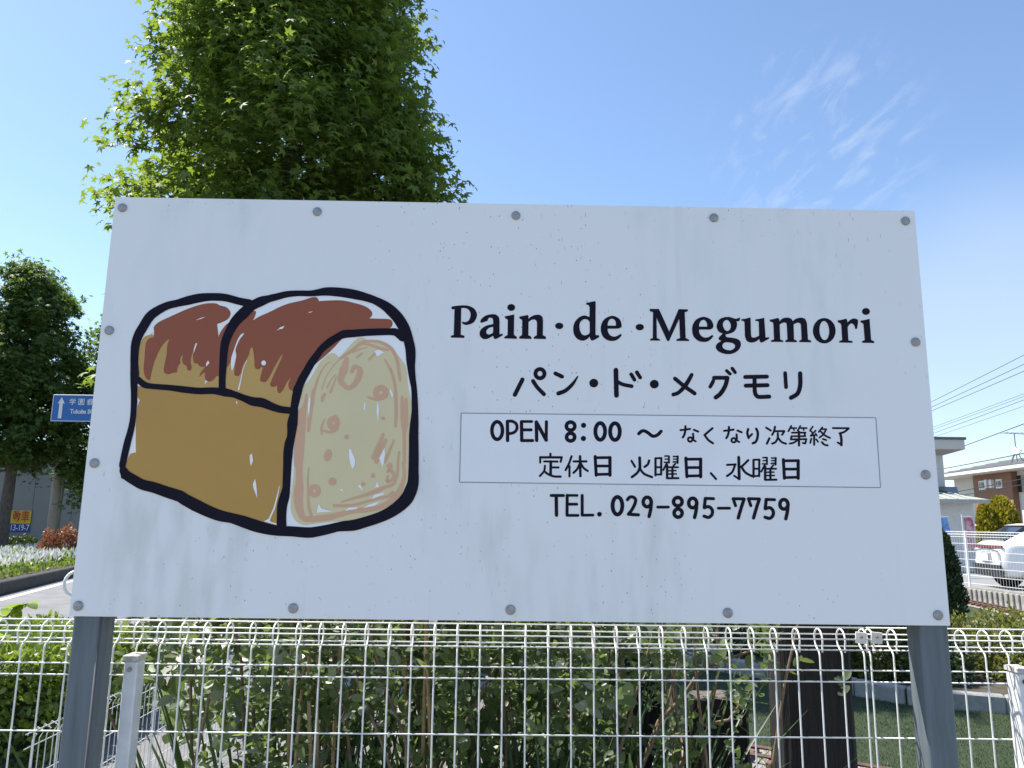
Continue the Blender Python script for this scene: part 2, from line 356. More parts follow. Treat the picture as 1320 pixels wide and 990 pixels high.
def ribbon(b, cr, pts, w=None, lay=1.0, closed=False, steps=6):
    """brush stroke with round ends; pts (x, y[, width]) in crop pixels"""
    P = [(p[0] / cr[2] + cr[0], p[1] / cr[2] + cr[1]) for p in pts]; Wd = [(p[2] if len(p) > 2 else w) / cr[2] / 2 for p in pts]
    if len(P) > 2 and not closed:
        Q = smooth(P, False, steps); n = len(P); ws = []
        for i in range(n - 1): ws += [Wd[i] + (Wd[i + 1] - Wd[i]) * k / steps for k in range(steps)]
        ws.append(Wd[-1]); P, Wd = Q, ws
    elif closed:
        Q = smooth(P, True, steps); n = len(P); ws = []
        for i in range(n): ws += [Wd[i] + (Wd[(i + 1) % n] - Wd[i]) * k / steps for k in range(steps)]
        P, Wd = Q, ws
    n = len(P); L_ = []; R_ = []
    for i in range(n):
        if closed: a, c = P[i - 1], P[(i + 1) % n]
        else: a, c = P[max(i - 1, 0)], P[min(i + 1, n - 1)]
        t = Vector((c[0] - a[0], c[1] - a[1])); t.normalize(); nx, ny = -t.y, t.x
        L_.append((P[i][0] + nx * Wd[i], P[i][1] + ny * Wd[i])); R_.append((P[i][0] - nx * Wd[i], P[i][1] - ny * Wd[i]))
    if closed:
        v = [bp(*q, lay) for q in L_] + [bp(*q, lay) for q in R_]
        b.add(v, [(i, (i + 1) % n, n + (i + 1) % n, n + i) for i in range(n)])
        return
    t0 = Vector((P[1][0] - P[0][0], P[1][1] - P[0][1])).normalized(); t1 = Vector((P[-1][0] - P[-2][0], P[-1][1] - P[-2][1])).normalized()
    def cap(c, w_, t, sgn):
        a0 = math.atan2(t.y, t.x); return [(c[0] + w_ * math.cos(a0 + sgn * math.pi / 2 + k * math.pi / 6), c[1] + w_ * math.sin(a0 + sgn * math.pi / 2 + k * math.pi / 6)) for k in range(1, 6)]
    v = [bp(*q, lay) for q in L_] + [bp(*q, lay) for q in R_]
    b.add(v, [(i, i + 1, n + i + 1, n + i) for i in range(n - 1)])
    b.add([bp(*q, lay) for q in [L_[0]] + cap(P[0], Wd[0], t0, 1) + [R_[0]]], [tuple(range(7))])
    b.add([bp(*q, lay) for q in [R_[-1]] + cap(P[-1], Wd[-1], t1, -1) + [L_[-1]]], [tuple(range(7))])
def ell(cx, cy, rx, ry, n=10, tilt=0):
    c, s_ = math.cos(rad(tilt)), math.sin(rad(tilt))
    return [(cx + rx * math.cos(2 * math.pi * k / n) * c - ry * math.sin(2 * math.pi * k / n) * s_, cy + rx * math.cos(2 * math.pi * k / n) * s_ + ry * math.sin(2 * math.pi * k / n) * c) for k in range(n)]

# crops used while tracing the photograph: (left, top, scale)
A = (150, 360, 6.6); B = (350, 360, 6.6); C = (150, 500, 6.6); D = (350, 500, 6.6); E = (200, 560, 6.6); Fc = (350, 560, 6.6); G = (280, 430, 6.6); PX = (0, 0, 1)
M_OCHRE = mat('print_ochre', (0.50, 0.275, 0.058), 0.45, var=0.04, scale=4)
M_OCHRE2 = mat('print_light_ochre', (0.56, 0.34, 0.095), 0.45, var=0.04, scale=4)
M_BROWN = mat('print_brown', (0.305, 0.075, 0.028), 0.45, var=0.04, scale=4)
M_CREAM = mat('print_cream', (0.73, 0.62, 0.36), 0.45, var=0.03, scale=4)
M_PINK = mat('print_pink', (0.69, 0.41, 0.25), 0.45, var=0.04, scale=4)

# outline strokes of the loaf, (x, y, width)
s_left = conv([(1130, 205, 70), (1040, 185, 62), (920, 155, 65), (800, 150, 66), (700, 160, 76), (610, 180, 76), (520, 203, 62), (430, 226, 65), (340, 272, 75), (280, 322, 80), (230, 400, 80), (190, 470, 80), (165, 540, 76), (155, 620, 70), (152, 720, 66), (155, 800, 76), (150, 880, 62), (150, 960, 54)], A) \
    + conv([(150, 120, 54), (146, 200, 52), (138, 280, 52), (120, 370, 55), (95, 460, 60), (72, 560, 60), (50, 660, 56)], C)
s_bot = conv([(60, 705, 70), (85, 742, 84), (140, 778, 86), (220, 822, 90), (320, 848, 92), (430, 886, 96), (540, 922, 100)], C) \
    + conv([(250, 552, 100), (340, 600, 106), (455, 655, 100), (555, 692, 95), (650, 712, 86), (750, 742, 100), (850, 776, 104), (950, 803, 95), (1050, 820, 86), (1150, 824, 86), (1300, 835, 90)], E) \
    + conv([(400, 824, 86), (500, 803, 80), (560, 788, 78), (620, 780, 88), (700, 772, 94), (800, 745, 90), (920, 705, 90), (1010, 662, 96), (1090, 606, 104), (1150, 545, 110), (1187, 470, 106), (1205, 400, 95), (1208, 300, 86), (1210, 200, 85), (1210, 100, 82)], Fc) \
    + conv([(1210, 396, 80), (1215, 300, 72), (1220, 200, 56), (1218, 100, 52), (1212, 0, 48)], D) \
    + conv([(1200, 850, 55), (1188, 750, 66), (1185, 680, 80), (1182, 600, 85), (1165, 520, 85), (1130, 420, 95), (1080, 335, 95), (1020, 270, 92), (960, 222, 80), (880, 180, 66), (800, 152, 70), (720, 132, 80), (640, 117, 80), (540, 106, 76), (460, 104, 70), (400, 112, 58), (330, 120, 50), (230, 119, 48), (130, 127, 54), (50, 147, 58)], B) \
    + conv([(1300, 165, 62), (1230, 188, 82), (1150, 228, 80), (1080, 290, 95), (1010, 362, 85), (960, 450, 76), (925, 540, 72), (912, 640, 66), (905, 760, 62), (900, 860, 58), (900, 945, 60)], A)
s_mid = conv([(182, 850, 50), (235, 895, 56), (300, 910, 46), (450, 922, 48), (560, 936, 56), (700, 950, 56), (820, 948, 56)], A) + conv([(925, 38, 72), (1000, 55, 56), (1080, 85, 58), (1160, 115, 75), (1240, 126, 80), (1320, 158, 68)], C) + conv([(540, 645, 60), (640, 656, 56)], G)
s_arch = conv([(1115, 495, 70), (1060, 452, 66), (1000, 446, 58), (900, 448, 60), (800, 452, 62), (700, 460, 65), (620, 466, 70), (560, 492, 60), (500, 530, 66), (430, 588, 60), (390, 640, 60), (340, 710, 66), (300, 780, 66), (260, 850, 70), (235, 910, 70)], B) \
    + conv([(225, 10, 78), (210, 80, 75), (195, 160, 66), (190, 220, 70), (178, 300, 90), (172, 370, 76), (165, 420, 70), (150, 480, 80), (140, 560, 80), (135, 650, 72), (130, 750, 68), (125, 850, 66), (112, 920, 84)], D) + conv([(92, 600, 85), (85, 690, 80), (85, 790, 85)], Fc)
def scaled(st): return [(p[0], p[1], p[2] / 6.6) for p in st]
loaf_b = MB()
sil = [p[:2] for p in scaled(s_left)] + [p[:2] for p in scaled(s_bot)[:-12]]
area(loaf_b, PX, sil, lay=1, steps=2)
loaf = loaf_b.build('loaf_picture', M_LWHITE, panel); loaf['label'] = 'brush drawing of a square bread loaf with two browned humps'
b = MB(); area(b, PX, [(177.3, 498), (177.3, 512), (180.3, 516), (177.5, 523), (175, 550), (175, 580.5), (174, 583.5), (168, 585), (164, 593), (161.5, 601), (164, 609), (190, 622), (225, 634), (252, 652), (285, 664), (310, 671), (340, 679.5), (356, 684), (358, 660), (364, 640), (367, 600), (371, 575), (375, 545), (376, 528), (345, 516), (300, 506), (250, 502), (215, 498)], lay=2, steps=2)
b.build('loaf_side_fill', M_OCHRE, loaf)
b = MB()
area(b, A, [(190, 600), (215, 525), (245, 485), (290, 470), (312, 455), (330, 480), (600, 500), (860, 560), (875, 930), (300, 905), (215, 870), (188, 800)], lay=2)
area(b, G, [(62, 330), (95, 240), (150, 180), (180, 40), (290, 100), (560, 150), (720, 330), (680, 560), (640, 640), (460, 610), (250, 540), (70, 460)], lay=2.1)
b.build('loaf_crust_fill', M_OCHRE2, loaf)
b = MB()
area(b, A, [(320, 440), (318, 410), (335, 385), (370, 358), (430, 330), (500, 298), (580, 262), (660, 232), (740, 210), (800, 203), (850, 206), (880, 222), (930, 235), (960, 260), (972, 290), (958, 328), (920, 356), (857, 382, 1), (864, 440), (870, 490, 1), (880, 460), (905, 420), (940, 380), (975, 362, 1), (960, 480, 1), (890, 700, 1), (880, 822, 1), (850, 826), (830, 852), (800, 870), (770, 865), (755, 845), (752, 790, 1), (735, 802), (705, 832, 1), (718, 792), (760, 740, 1), (735, 746), (706, 738), (690, 716), (665, 715), (655, 690), (652, 640), (662, 600, 1), (640, 650), (632, 700), (641, 752), (628, 777), (605, 770), (595, 738), (568, 718), (560, 680), (566, 645, 1), (548, 662), (543, 690), (545, 712), (525, 740), (514, 795, 1), (490, 795), (440, 808), (410, 795), (402, 765), (410, 720), (427, 640), (432, 570), (450, 505, 1), (420, 530), (385, 572), (350, 640), (325, 700), (305, 770), (285, 862, 1), (255, 845), (235, 800), (232, 740), (240, 660), (246, 570), (262, 520), (290, 497), (318, 493, 1)], lay=3, steps=4)
gg = lambda pts: [(p[0] + 858, p[1] + 462) + tuple(p[2:]) for p in pts]
ab = lambda pts: [(p[0] + 1320, p[1]) + tuple(p[2:]) for p in pts]
area(b, A, [(1120, 300, 1), (1150, 278), (1172, 268), (1188, 278), (1180, 312), (1162, 352, 1), (1210, 320)] + ab([(0, 270), (70, 235), (150, 205), (260, 180), (340, 155), (380, 153), (398, 172), (402, 186, 1), (500, 180), (600, 180), (700, 200), (790, 227), (840, 260), (857, 290), (850, 315), (830, 332, 1), (900, 335), (990, 338), (1020, 350), (1030, 377), (1020, 405), (990, 420), (900, 440, 1), (650, 460, 1), (612, 494, 1), (500, 612), (378, 718, 1), (250, 850, 1)]) +
     gg([(662, 480, 1), (640, 487), (615, 472), (605, 430), (626, 372, 1), (590, 420), (560, 480), (530, 508), (512, 490), (510, 438, 1), (490, 452), (465, 453), (450, 435), (460, 400), (500, 310), (550, 200), (552, 178, 1), (530, 210), (480, 300), (430, 395), (400, 413), (370, 405), (365, 380), (385, 300), (380, 282), (360, 300), (335, 302), (318, 280), (315, 220), (303, 130), (291, 119), (278, 140), (268, 185), (230, 250), (212, 290), (200, 340), (175, 362), (150, 355), (145, 330), (152, 270), (160, 200), (150, 130, 1), (120, 230), (82, 290, 1), (60, 200, 1), (90, 60, 1), (130, -10, 1)]), lay=3.1, steps=4)
b.build('loaf_browned_top', M_BROWN, loaf)
b = MB()
area(b, B, [(265, 925), (330, 845), (400, 722), (450, 668), (490, 636), (530, 628), (560, 650), (575, 668, 1), (600, 640), (680, 550), (730, 505), (770, 494), (830, 520), (900, 515), (960, 535), (1010, 570), (1080, 650), (1140, 735), (1155, 830), (1166, 930)] +
     [(x, y + 924) for x, y in [(1178, 60), (1196, 150), (1196, 210), (1188, 285), (1175, 345), (1172, 400), (1172, 600), (1164, 750), (1145, 855), (1110, 926), (1040, 976), (980, 1021), (900, 1063), (800, 1098), (650, 1131), (500, 1141), (380, 1156), (290, 1168), (230, 1151), (190, 1111), (165, 1046), (162, 990), (172, 880), (186, 760), (190, 690), (192, 600), (196, 480), (215, 270), (250, 100)]], lay=2, steps=3)
b.build('loaf_crumb_fill', M_CREAM, loaf)
# pink strokes and holes of the crumb
pk = MB(); lay = [3.0]
def pkr(cr, pts, w=None, closed=False): lay[0] += .05; ribbon(pk, cr, pts, w, lay[0], closed)
def pka(cr, pts): lay[0] += .05; area(pk, cr, pts, lay=lay[0])
up = lambda pts: [(p[0], p[1] - 396) + tuple(p[2:]) for p in pts]
pkr(D, [(298, 60, 20), (285, 150, 40), (262, 210, 72), (252, 280, 82), (245, 350, 86), (240, 430, 88), (235, 520, 88), (230, 600, 84), (230, 655, 72)])
pkr(Fc, [(236, 270, 60), (236, 330, 55), (238, 384, 58), (234, 450, 76), (228, 524, 84), (232, 600, 72), (250, 670, 60), (285, 718, 48), (400, 715, 54), (500, 702, 54), (600, 676, 46), (700, 650, 46), (800, 642, 46), (900, 626, 42), (980, 592, 46), (1050, 542, 60), (1090, 480, 50), (1120, 400, 35), (1130, 320, 28), (1118, 240, 26)])
pkr(D, [(1130, 640, 26), (1130, 520, 28), (1130, 400, 30)]); pkr(D, [(1110, 75, 20), (1116, 160, 40), (1124, 260, 52), (1130, 330, 52), (1130, 390, 34)]); pkr(D, [(1145, 95, 24), (1150, 200, 26), (1152, 320, 22)])
pkr(B, [(965, 685, 16), (1010, 765, 24), (1040, 850, 26), (1056, 950, 28)]); pkr(D, [(1056, 20, 28), (1060, 200, 30), (1056, 325, 24)])
pkr(B, [(590, 670, 28), (660, 622, 26), (740, 562, 26), (780, 533, 24), (850, 525, 22), (940, 540, 26), (1010, 582, 30), (1050, 640, 30), (1075, 720, 30), (1086, 800, 28), (1095, 860, 20)])
pkr(B, [(740, 545, 14), (830, 556, 20), (900, 580, 22), (990, 602, 20)]); pkr(B, [(690, 622, 14), (760, 592, 10), (820, 580, 6)])
pkr(B, [(355, 985, 26), (380, 890, 20), (410, 810, 15), (450, 742, 10), (485, 710, 7), (505, 712, 5)]); pkr(D, [(358, 20, 30), (345, 120, 28), (325, 250, 36), (315, 365, 24)])
pkr(B, [(428, 940, 8), (460, 840, 7), (520, 745, 7), (590, 668, 6)]); pkr(B, [(472, 920, 14), (510, 850, 8), (545, 810, 5)]); pkr(B, [(500, 960, 22), (530, 890, 15), (550, 830, 10)])
pkr(D, [(452, 55, 26), (436, 80, 30), (432, 112, 22)])
pkr(B, [(640, 680, 36), (615, 770, 72), (590, 840, 56), (592, 882, 46)]); pkr(B, [(600, 885, 44), (652, 925, 36), (705, 895, 44), (742, 830, 54), (752, 770, 46), (712, 742, 36)]); pkr(B, [(700, 748, 34), (683, 785, 32)])
pkr(B, [(727, 664, 16), (768, 630, 16)]); pkr(B, [(832, 680, 20), (905, 610, 18)])
pkr(D, ell(930, 40, 42, 40), 50, True); pkr(D, [(820, 75, 14), (860, 92, 22), (920, 96, 26), (975, 70, 30)])
pkr(D, ell(526, 300, 32, 38), 44, True); pkr(D, [(540, 250, 40), (555, 275, 44)]); pkr(D, [(430, 395, 14), (424, 340, 18), (440, 290, 12), (455, 265, 8)]); pkr(D, [(435, 360, 14), (490, 376, 22), (548, 352, 30), (566, 292, 24)])
for (x, y, a_, c_) in ((640, 418, 19, 21), (948, 258, 20, 14), (480, 575, 32, 52), (518, 797, 34, 34), (863, 747, 17, 22), (780, 818, 18, 19)): pka(D, ell(x, y, a_, c_, 8, 15))
pkr(D, [(950, 395, 24), (870, 590, 42)]); pkr(D, [(970, 445, 28), (892, 628, 36)]); pkr(D, [(1040, 445, 14), (1010, 520, 22), (965, 625, 28)])
pkr(Fc, ell(365, 480, 33, 36), 40, True); pkr(Fc, [(318, 285, 8), (308, 370, 12), (310, 480, 16), (315, 600, 20), (335, 690, 25)])
pkr(Fc, [(1085, 150, 16), (1075, 250, 18), (1070, 340, 20), (1040, 415, 24), (1000, 438, 26), (950, 456, 30), (880, 486, 36), (780, 521, 25), (690, 546, 18), (595, 575, 12)])
pkr(Fc, [(532, 605, 24), (620, 606, 24), (720, 596, 22), (830, 566, 20), (920, 541, 20), (990, 526, 25), (1030, 500, 40)])
pka(Fc, ell(1006, 268, 25, 27, 8)); pkr(Fc, [(985, 320, 18), (1006, 300, 36), (1035, 330, 26), (1038, 360, 20), (1015, 392, 22), (985, 398, 30), (990, 350, 14)])
pk.build('crumb_brush_strokes', M_PINK, loaf)
# white slivers left between the strokes
for cr, pts in ((A, [(1060, 470), (1087, 462), (1050, 510), (1022, 570), (1013, 610), (1019, 660), (985, 780), (974, 690), (1000, 600), (1032, 515)]), (A, ell(1253, 712, 20, 21)), (A, [(675, 348), (720, 328), (762, 318), (715, 338)]), (A, [(675, 543), (687, 545), (668, 600), (653, 634), (660, 590)]),
                (A, [(780, 690), (792, 712), (765, 742), (762, 720)]), (A, [(755, 858), (775, 868), (753, 892)]), (B, [(40, 440), (75, 408), (110, 397), (95, 420), (65, 425)]), (B, [(308, 281), (330, 276), (353, 273), (330, 284)]),
                (C, [(1135, 570), (1155, 562), (1163, 620), (1145, 668), (1135, 620)]), (C, [(1180, 772), (1190, 820), (1200, 940), (1165, 850), (1161, 820)]), (C, [(1018, 115), (1028, 112), (1030, 142), (1020, 130)]), (E, [(925, 740), (965, 716), (985, 745), (1032, 756), (1032, 770)]),
                (D, [(668, 515), (690, 560), (712, 625), (690, 688), (665, 620), (658, 550)]), (D, [(900, 110), (915, 180), (908, 290), (893, 200)]), (D, [(790, 110), (800, 140), (795, 195), (783, 185)]), (D, [(960, 510), (966, 560), (948, 680), (915, 600)]), (D, [(1010, 0), (1035, 60), (1027, 88), (1005, 30)]), (D, [(320, 70), (332, 95), (318, 260), (308, 150)]),
                (Fc, [(735, 440), (755, 424), (780, 482)]), (Fc, [(897, 400), (915, 445), (883, 452)]), (Fc, [(850, 552), (870, 515), (950, 495), (958, 510)]), (Fc, [(400, 590), (425, 632), (520, 655), (383, 666)]), (Fc, [(622, 650), (660, 622), (740, 620), (720, 635)]), (Fc, [(778, 626), (830, 596), (925, 568), (880, 606)]), (Fc, [(580, 470), (598, 462), (614, 487)]), (B, [(875, 610), (915, 600), (958, 622), (900, 658)])):
    wl = MB(); lay[0] += .03; area(wl, cr, [p + (1,) for p in pts] if len(pts) < 6 else pts, lay=lay[0], steps=3); wl.build('white_sliver', M_LWHITE, loaf)
wl = MB(); ribbon(wl, A, [(1110, 690, 5), (1080, 760, 6), (1060, 850, 9), (1040, 938, 13)], None, lay[0] + .1); wl.build('white_sliver', M_LWHITE, loaf)
wl = MB(); ribbon(wl, E, [(1058, 440, 4), (1040, 520, 10), (1015, 620, 14), (985, 690, 14), (965, 735, 16)], None, lay[0] + .15)
wl.build('white_sliver', M_LWHITE, loaf)
ob = MB()
for k, st in enumerate((s_left, s_bot, s_mid, s_arch)): ribbon(ob, PX, scaled(st), None, lay[0] + 1 + k * .2)
area(ob, PX, [(153.6, 600, 1), (161.5, 601, 1), (166, 612, 1), (160, 618, 1), (156.2, 616.5, 1)], lay=lay[0] + 2.2)
ob.build('loaf_outline', M_BLACK, loaf)

# notice patch
def quad_strip(b, p, q, w, lay_):
    d = Vector((q[0] - p[0], q[1] - p[1])).normalized(); n = Vector((-d.y, d.x)) * w / 2
    b.add([bp(p[0] + n.x, p[1] + n.y, lay_), bp(q[0] + n.x, q[1] + n.y, lay_), bp(q[0] - n.x, q[1] - n.y, lay_), bp(p[0] - n.x, p[1] - n.y, lay_)], [(0, 1, 2, 3)])
PC = [(594.5, 532.5), (1129, 538.5), (1135, 628.5), (592.5, 621.5)]
b = MB(); b.add([bp(x, y, 1) for x, y in PC], [(0, 1, 2, 3)])
patch = b.build('notice_patch', mat('patch_vinyl', (0.86, 0.86, 0.88), 0.42, var=0.03, scale=5), panel); patch['label'] = 'thin white correction sheet stuck over the opening hours'
b = MB()
for i in range(4): quad_strip(b, PC[i], PC[(i + 1) % 4], 1.1, 1.5 + .1 * i)
b.build('patch_edge', mat('patch_edge_grey', (0.25, 0.25, 0.28), 0.6), patch)

# ---- lettering: (crop, [character, ...]); a stroke is (points, width), a ring is ('o', cx, cy, rx, ry, width), a dot ('d', cx, cy, rx, ry)
def letter(cr, strokes, parent, dx=0, dy=0):
    b = MB(); l = 2.5; k_ = 1.13 if parent is patch else 1.06
    for s_ in strokes:
        l += .08
        if s_[0] == 'o': ribbon(b, cr, ell(s_[1] + dx, s_[2] + dy, s_[3], s_[4], 12), s_[5] * k_, l, True, 3)
        elif s_[0] == 'd': area(b, cr, ell(s_[1] + dx, s_[2] + dy, s_[3], s_[4], 10), lay=l, steps=2)
        elif s_[0] == 'p': area(b, cr, s_[1], s_[2] if len(s_) > 2 else (), lay=l, steps=3)
        else: ribbon(b, cr, [(p[0] + dx, p[1] + dy) + tuple(p[2:]) for p in s_[0]], s_[1] and s_[1] * k_, l, False, 4)
    return b.build('letter', M_BLACK, parent)
c = 1
T1 = (570, 380, 1320 / 140); T2 = (700, 380, 1320 / 140); T3 = (830, 380, 8.25); T4 = (980, 380, 8.25)
letter(T1, [('p', [(110, 145, c), (150, 137), (200, 131), (275, 128), (340, 140), (395, 175), (423, 235), (410, 295), (370, 345), (300, 366), (270, 362), (246, 352, c), (240, 322, c), (265, 331), (300, 328), (330, 300), (345, 250), (338, 205), (310, 172), (270, 160), (232, 162, c), (226, 485, c), (270, 497, c), (270, 524, c), (105, 520, c), (107, 497, c), (140, 488, c), (150, 175, c), (118, 178, c)])], panel)
letter(T1, [('p', [(463, 325), (480, 290), (530, 252), (600, 236), (652, 240), (690, 275), (698, 330, c), (697, 470, c), (702, 482, c), (735, 470, c), (735, 492, c), (690, 520), (650, 538), (630, 530), (617, 497, c), (590, 515), (550, 535), (505, 538), (465, 510), (455, 470), (465, 430), (500, 395), (550, 370), (620, 355, c), (618, 305), (605, 282), (580, 278), (560, 290), (552, 312), (535, 322), (500, 333), (475, 341)], [[(620, 390, c), (575, 400), (545, 425), (535, 455), (550, 478), (580, 480), (617, 462, c)]])], panel)
letter(T1, [('d', 839, 154, 48, 42), ('p', [(760, 262, c), (800, 254), (876, 239, c), (872, 485, c), (905, 510, c), (908, 535, c), (755, 530, c), (758, 508, c), (795, 488, c), (797, 312, c), (790, 298), (765, 285, c)])], panel)
letter(T1, [('p', [(937, 265, c), (980, 257), (1040, 245, c), (1050, 258, c), (1048, 295, c), (1080, 265), (1130, 245), (1180, 243), (1215, 265), (1226, 310, c), (1224, 490, c), (1260, 510, c), (1263, 538, c), (1112, 535, c), (1115, 512, c), (1150, 490, c), (1152, 345, c), (1145, 315), (1120, 300), (1085, 305), (1050, 330, c), (1048, 490, c), (1085, 512, c), (1085, 537, c), (935, 533, c), (938, 508, c), (970, 490, c), (973, 318, c), (965, 300), (940, 290, c)])], panel)
letter(T2, [('d', 197, 378, 50, 39)], panel)
letter(T2, [('p', [(525, 97, c), (560, 91), (630, 75, c), (640, 85, c), (638, 480, c), (645, 490, c), (678, 490, c), (683, 512, c), (640, 540), (600, 557, c), (580, 550, c), (567, 508, c), (540, 535), (500, 555), (460, 555), (410, 530), (375, 475), (367, 400), (385, 335), (430, 280), (480, 255), (520, 253), (565, 270, c), (566, 155, c), (558, 132), (545, 122), (525, 120, c)], [[(567, 330, c), (545, 305), (510, 295), (470, 310), (447, 350), (443, 400), (455, 450), (480, 485), (515, 492), (550, 480), (568, 460, c)]])], panel)
letter(T2, [('p', [(957, 385, c), (940, 402), (910, 412, c), (785, 412, c), (790, 450), (815, 490), (855, 508), (900, 500), (945, 473, c), (957, 492, c), (930, 525), (890, 552), (840, 562), (780, 550), (730, 510), (705, 450), (703, 390), (720, 330), (760, 285), (820, 258), (870, 260), (925, 290), (950, 335)], [[(785, 375, c), (885, 375, c), (885, 340), (870, 305), (840, 291), (810, 300), (790, 335)]])], panel)
letter(T2, [('d', 1176, 393, 51, 39)], panel)
letter(T3, [('p', [(62, 150, c), (160, 150, c), (270, 390, c), (370, 152, c), (468, 155, c), (468, 175, c), (435, 185, c), (445, 460, c), (480, 478, c), (482, 492, c), (345, 490, c), (350, 472, c), (385, 460, c), (376, 255, c), (268, 492, c), (248, 490, c), (135, 245, c), (138, 460, c), (172, 475, c), (172, 488, c), (65, 486, c), (70, 468, c), (95, 460, c), (97, 185, c), (62, 172, c)])], panel)
letter(T3, [('p', [(740, 340, c), (725, 360), (700, 370, c), (588, 370, c), (590, 405), (615, 440), (650, 455), (690, 448), (728, 425, c), (740, 440, c), (715, 470), (680, 495), (635, 502), (580, 490), (530, 445), (513, 380), (520, 320), (555, 265), (610, 238), (655, 236), (710, 262), (735, 305)], [[(587, 338, c), (672, 338, c), (672, 310), (655, 275), (630, 266), (605, 280), (590, 310)]])], panel)
letter(T3, [('p', [(1025, 240, c), (1018, 278, c), (985, 284, c), (992, 310), (985, 350), (960, 390), (915, 412), (870, 422, c), (872, 442), (895, 452), (950, 458), (1005, 475), (1032, 515), (1020, 570), (970, 615), (900, 632), (830, 620), (780, 590), (765, 550), (785, 515), (825, 490, c), (800, 478), (795, 460), (815, 435), (840, 412, c), (800, 395), (775, 350), (778, 310), (800, 265), (850, 240), (905, 235), (950, 248), (978, 256, c)], [[(840, 320), (850, 285), (880, 267), (905, 280), (925, 320), (918, 365), (890, 385), (860, 370)], [(835, 540), (850, 512), (890, 505), (945, 515), (970, 540), (960, 570), (920, 590), (870, 582), (842, 564)]])], panel)
letter(T3, [('p', [(1040, 258, c), (1075, 255), (1135, 240, c), (1140, 420), (1150, 450), (1180, 455), (1225, 435, c), (1222, 292, c), (1215, 281), (1185, 278, c), (1187, 262, c), (1230, 255), (1280, 243, c), (1295, 455, c), (1330, 450, c), (1333, 465, c), (1290, 490), (1255, 510, c), (1235, 500, c), (1228, 470, c), (1190, 498), (1140, 508), (1095, 490), (1075, 440, c), (1070, 292, c), (1060, 280), (1038, 275, c)])], panel)
letter(T4, [('p', [(100, 265, c), (140, 258), (190, 245, c), (203, 262, c), (205, 280, c), (240, 250), (290, 242), (330, 255), (345, 280, c), (380, 255), (430, 243), (475, 255), (497, 300, c), (508, 475, c), (540, 487, c), (543, 505, c), (415, 503, c), (417, 487, c), (440, 475, c), (432, 325), (415, 300), (390, 298), (355, 315, c), (360, 475, c), (390, 487, c), (390, 503, c), (265, 502, c), (267, 487, c), (290, 475, c), (282, 320), (270, 298), (245, 295), (207, 315, c), (213, 475, c), (245, 487, c), (245, 502, c), (112, 500, c), (114, 485, c), (147, 475, c), (140, 312, c), (130, 292), (103, 283, c)])], panel)
letter(T4, [('p', ell(681, 382, 121, 135, 14), [ell(682, 380, 52, 102, 12, -3)])], panel)
letter(T4, [('p', [(825, 272, c), (870, 265), (915, 252, c), (925, 270, c), (928, 295, c), (960, 265), (1000, 251), (1040, 265, c), (1040, 300), (1030, 362, c), (1010, 362, c), (1000, 325), (975, 305), (950, 315), (930, 345, c), (938, 485, c), (982, 492, c), (983, 510, c), (840, 508, c), (840, 492, c), (872, 482, c), (862, 320, c), (850, 302), (825, 292, c)])], panel)
letter(T4, [('d', 1125, 177, 42, 37), ('p', [(1065, 275, c), (1110, 268), (1163, 255, c), (1180, 480, c), (1212, 495, c), (1213, 513, c), (1082, 510, c), (1084, 492, c), (1112, 482, c), (1098, 312, c), (1085, 300), (1068, 293, c)])], panel)
K1 = (650, 465, 6.6); K2 = (850, 465, 6.6)
for cr, st in ((K1, [([(155, 160), (90, 290)], 34), ([(245, 172), (280, 225), (338, 285)], 32), ('o', 304, 110, 38, 39, 32)]),
               (K1, [([(435, 108), (492, 135)], 32), ([(460, 278, 36), (520, 255, 34), (580, 200, 30), (625, 135, 12)], None)]), (K1, [('d', 762, 190, 38, 37)]),
               (K1, [([(950, 80), (955, 295)], 38), ([(965, 180), (1010, 202), (1085, 217)], 30), ([(1080, 115), (1108, 162)], 30), ([(1128, 98), (1157, 143)], 30)]), (K1, [('d', 1277, 199, 38, 37)]),
               (K2, [([(275, 120, 32), (225, 205, 38), (165, 270, 32), (118, 288, 32)], None), ([(133, 152), (210, 215), (300, 278)], 32)]),
               (K2, [([(468, 140, 22), (455, 180, 32), (432, 222, 30)], None), ([(465, 145), (580, 145)], 32), ([(578, 150), (560, 215), (520, 280), (480, 312)], 35), ([(572, 85), (602, 112)], 26), ([(620, 65), (645, 100)], 27)]),
               (K2, [([(730, 138), (915, 135)], 32), ([(735, 212), (920, 208)], 33), ([(810, 140), (812, 260), (830, 300), (860, 308), (935, 305)], 33)]),
               (K2, [([(1070, 105), (1078, 225)], 30), ([(1198, 108), (1198, 210), (1175, 280), (1120, 315)], 35)])): letter(cr, st, panel)
O1 = (620, 535, 11); O2 = (720, 535, 8.8); O3 = (865, 540, 11); O4 = (980, 540, 11); O5 = (685, 580, 11); O6 = (805, 580, 11); O7 = (920, 580, 11)
na = [([(135, 160), (270, 142)], 27), ([(204, 105), (203, 160), (190, 220), (168, 262)], 29), ([(325, 155), (385, 180)], 27), ([(312, 210), (318, 275)], 27), ('o', 272, 292, 31, 30, 27), ([(300, 290), (350, 318)], 25)]
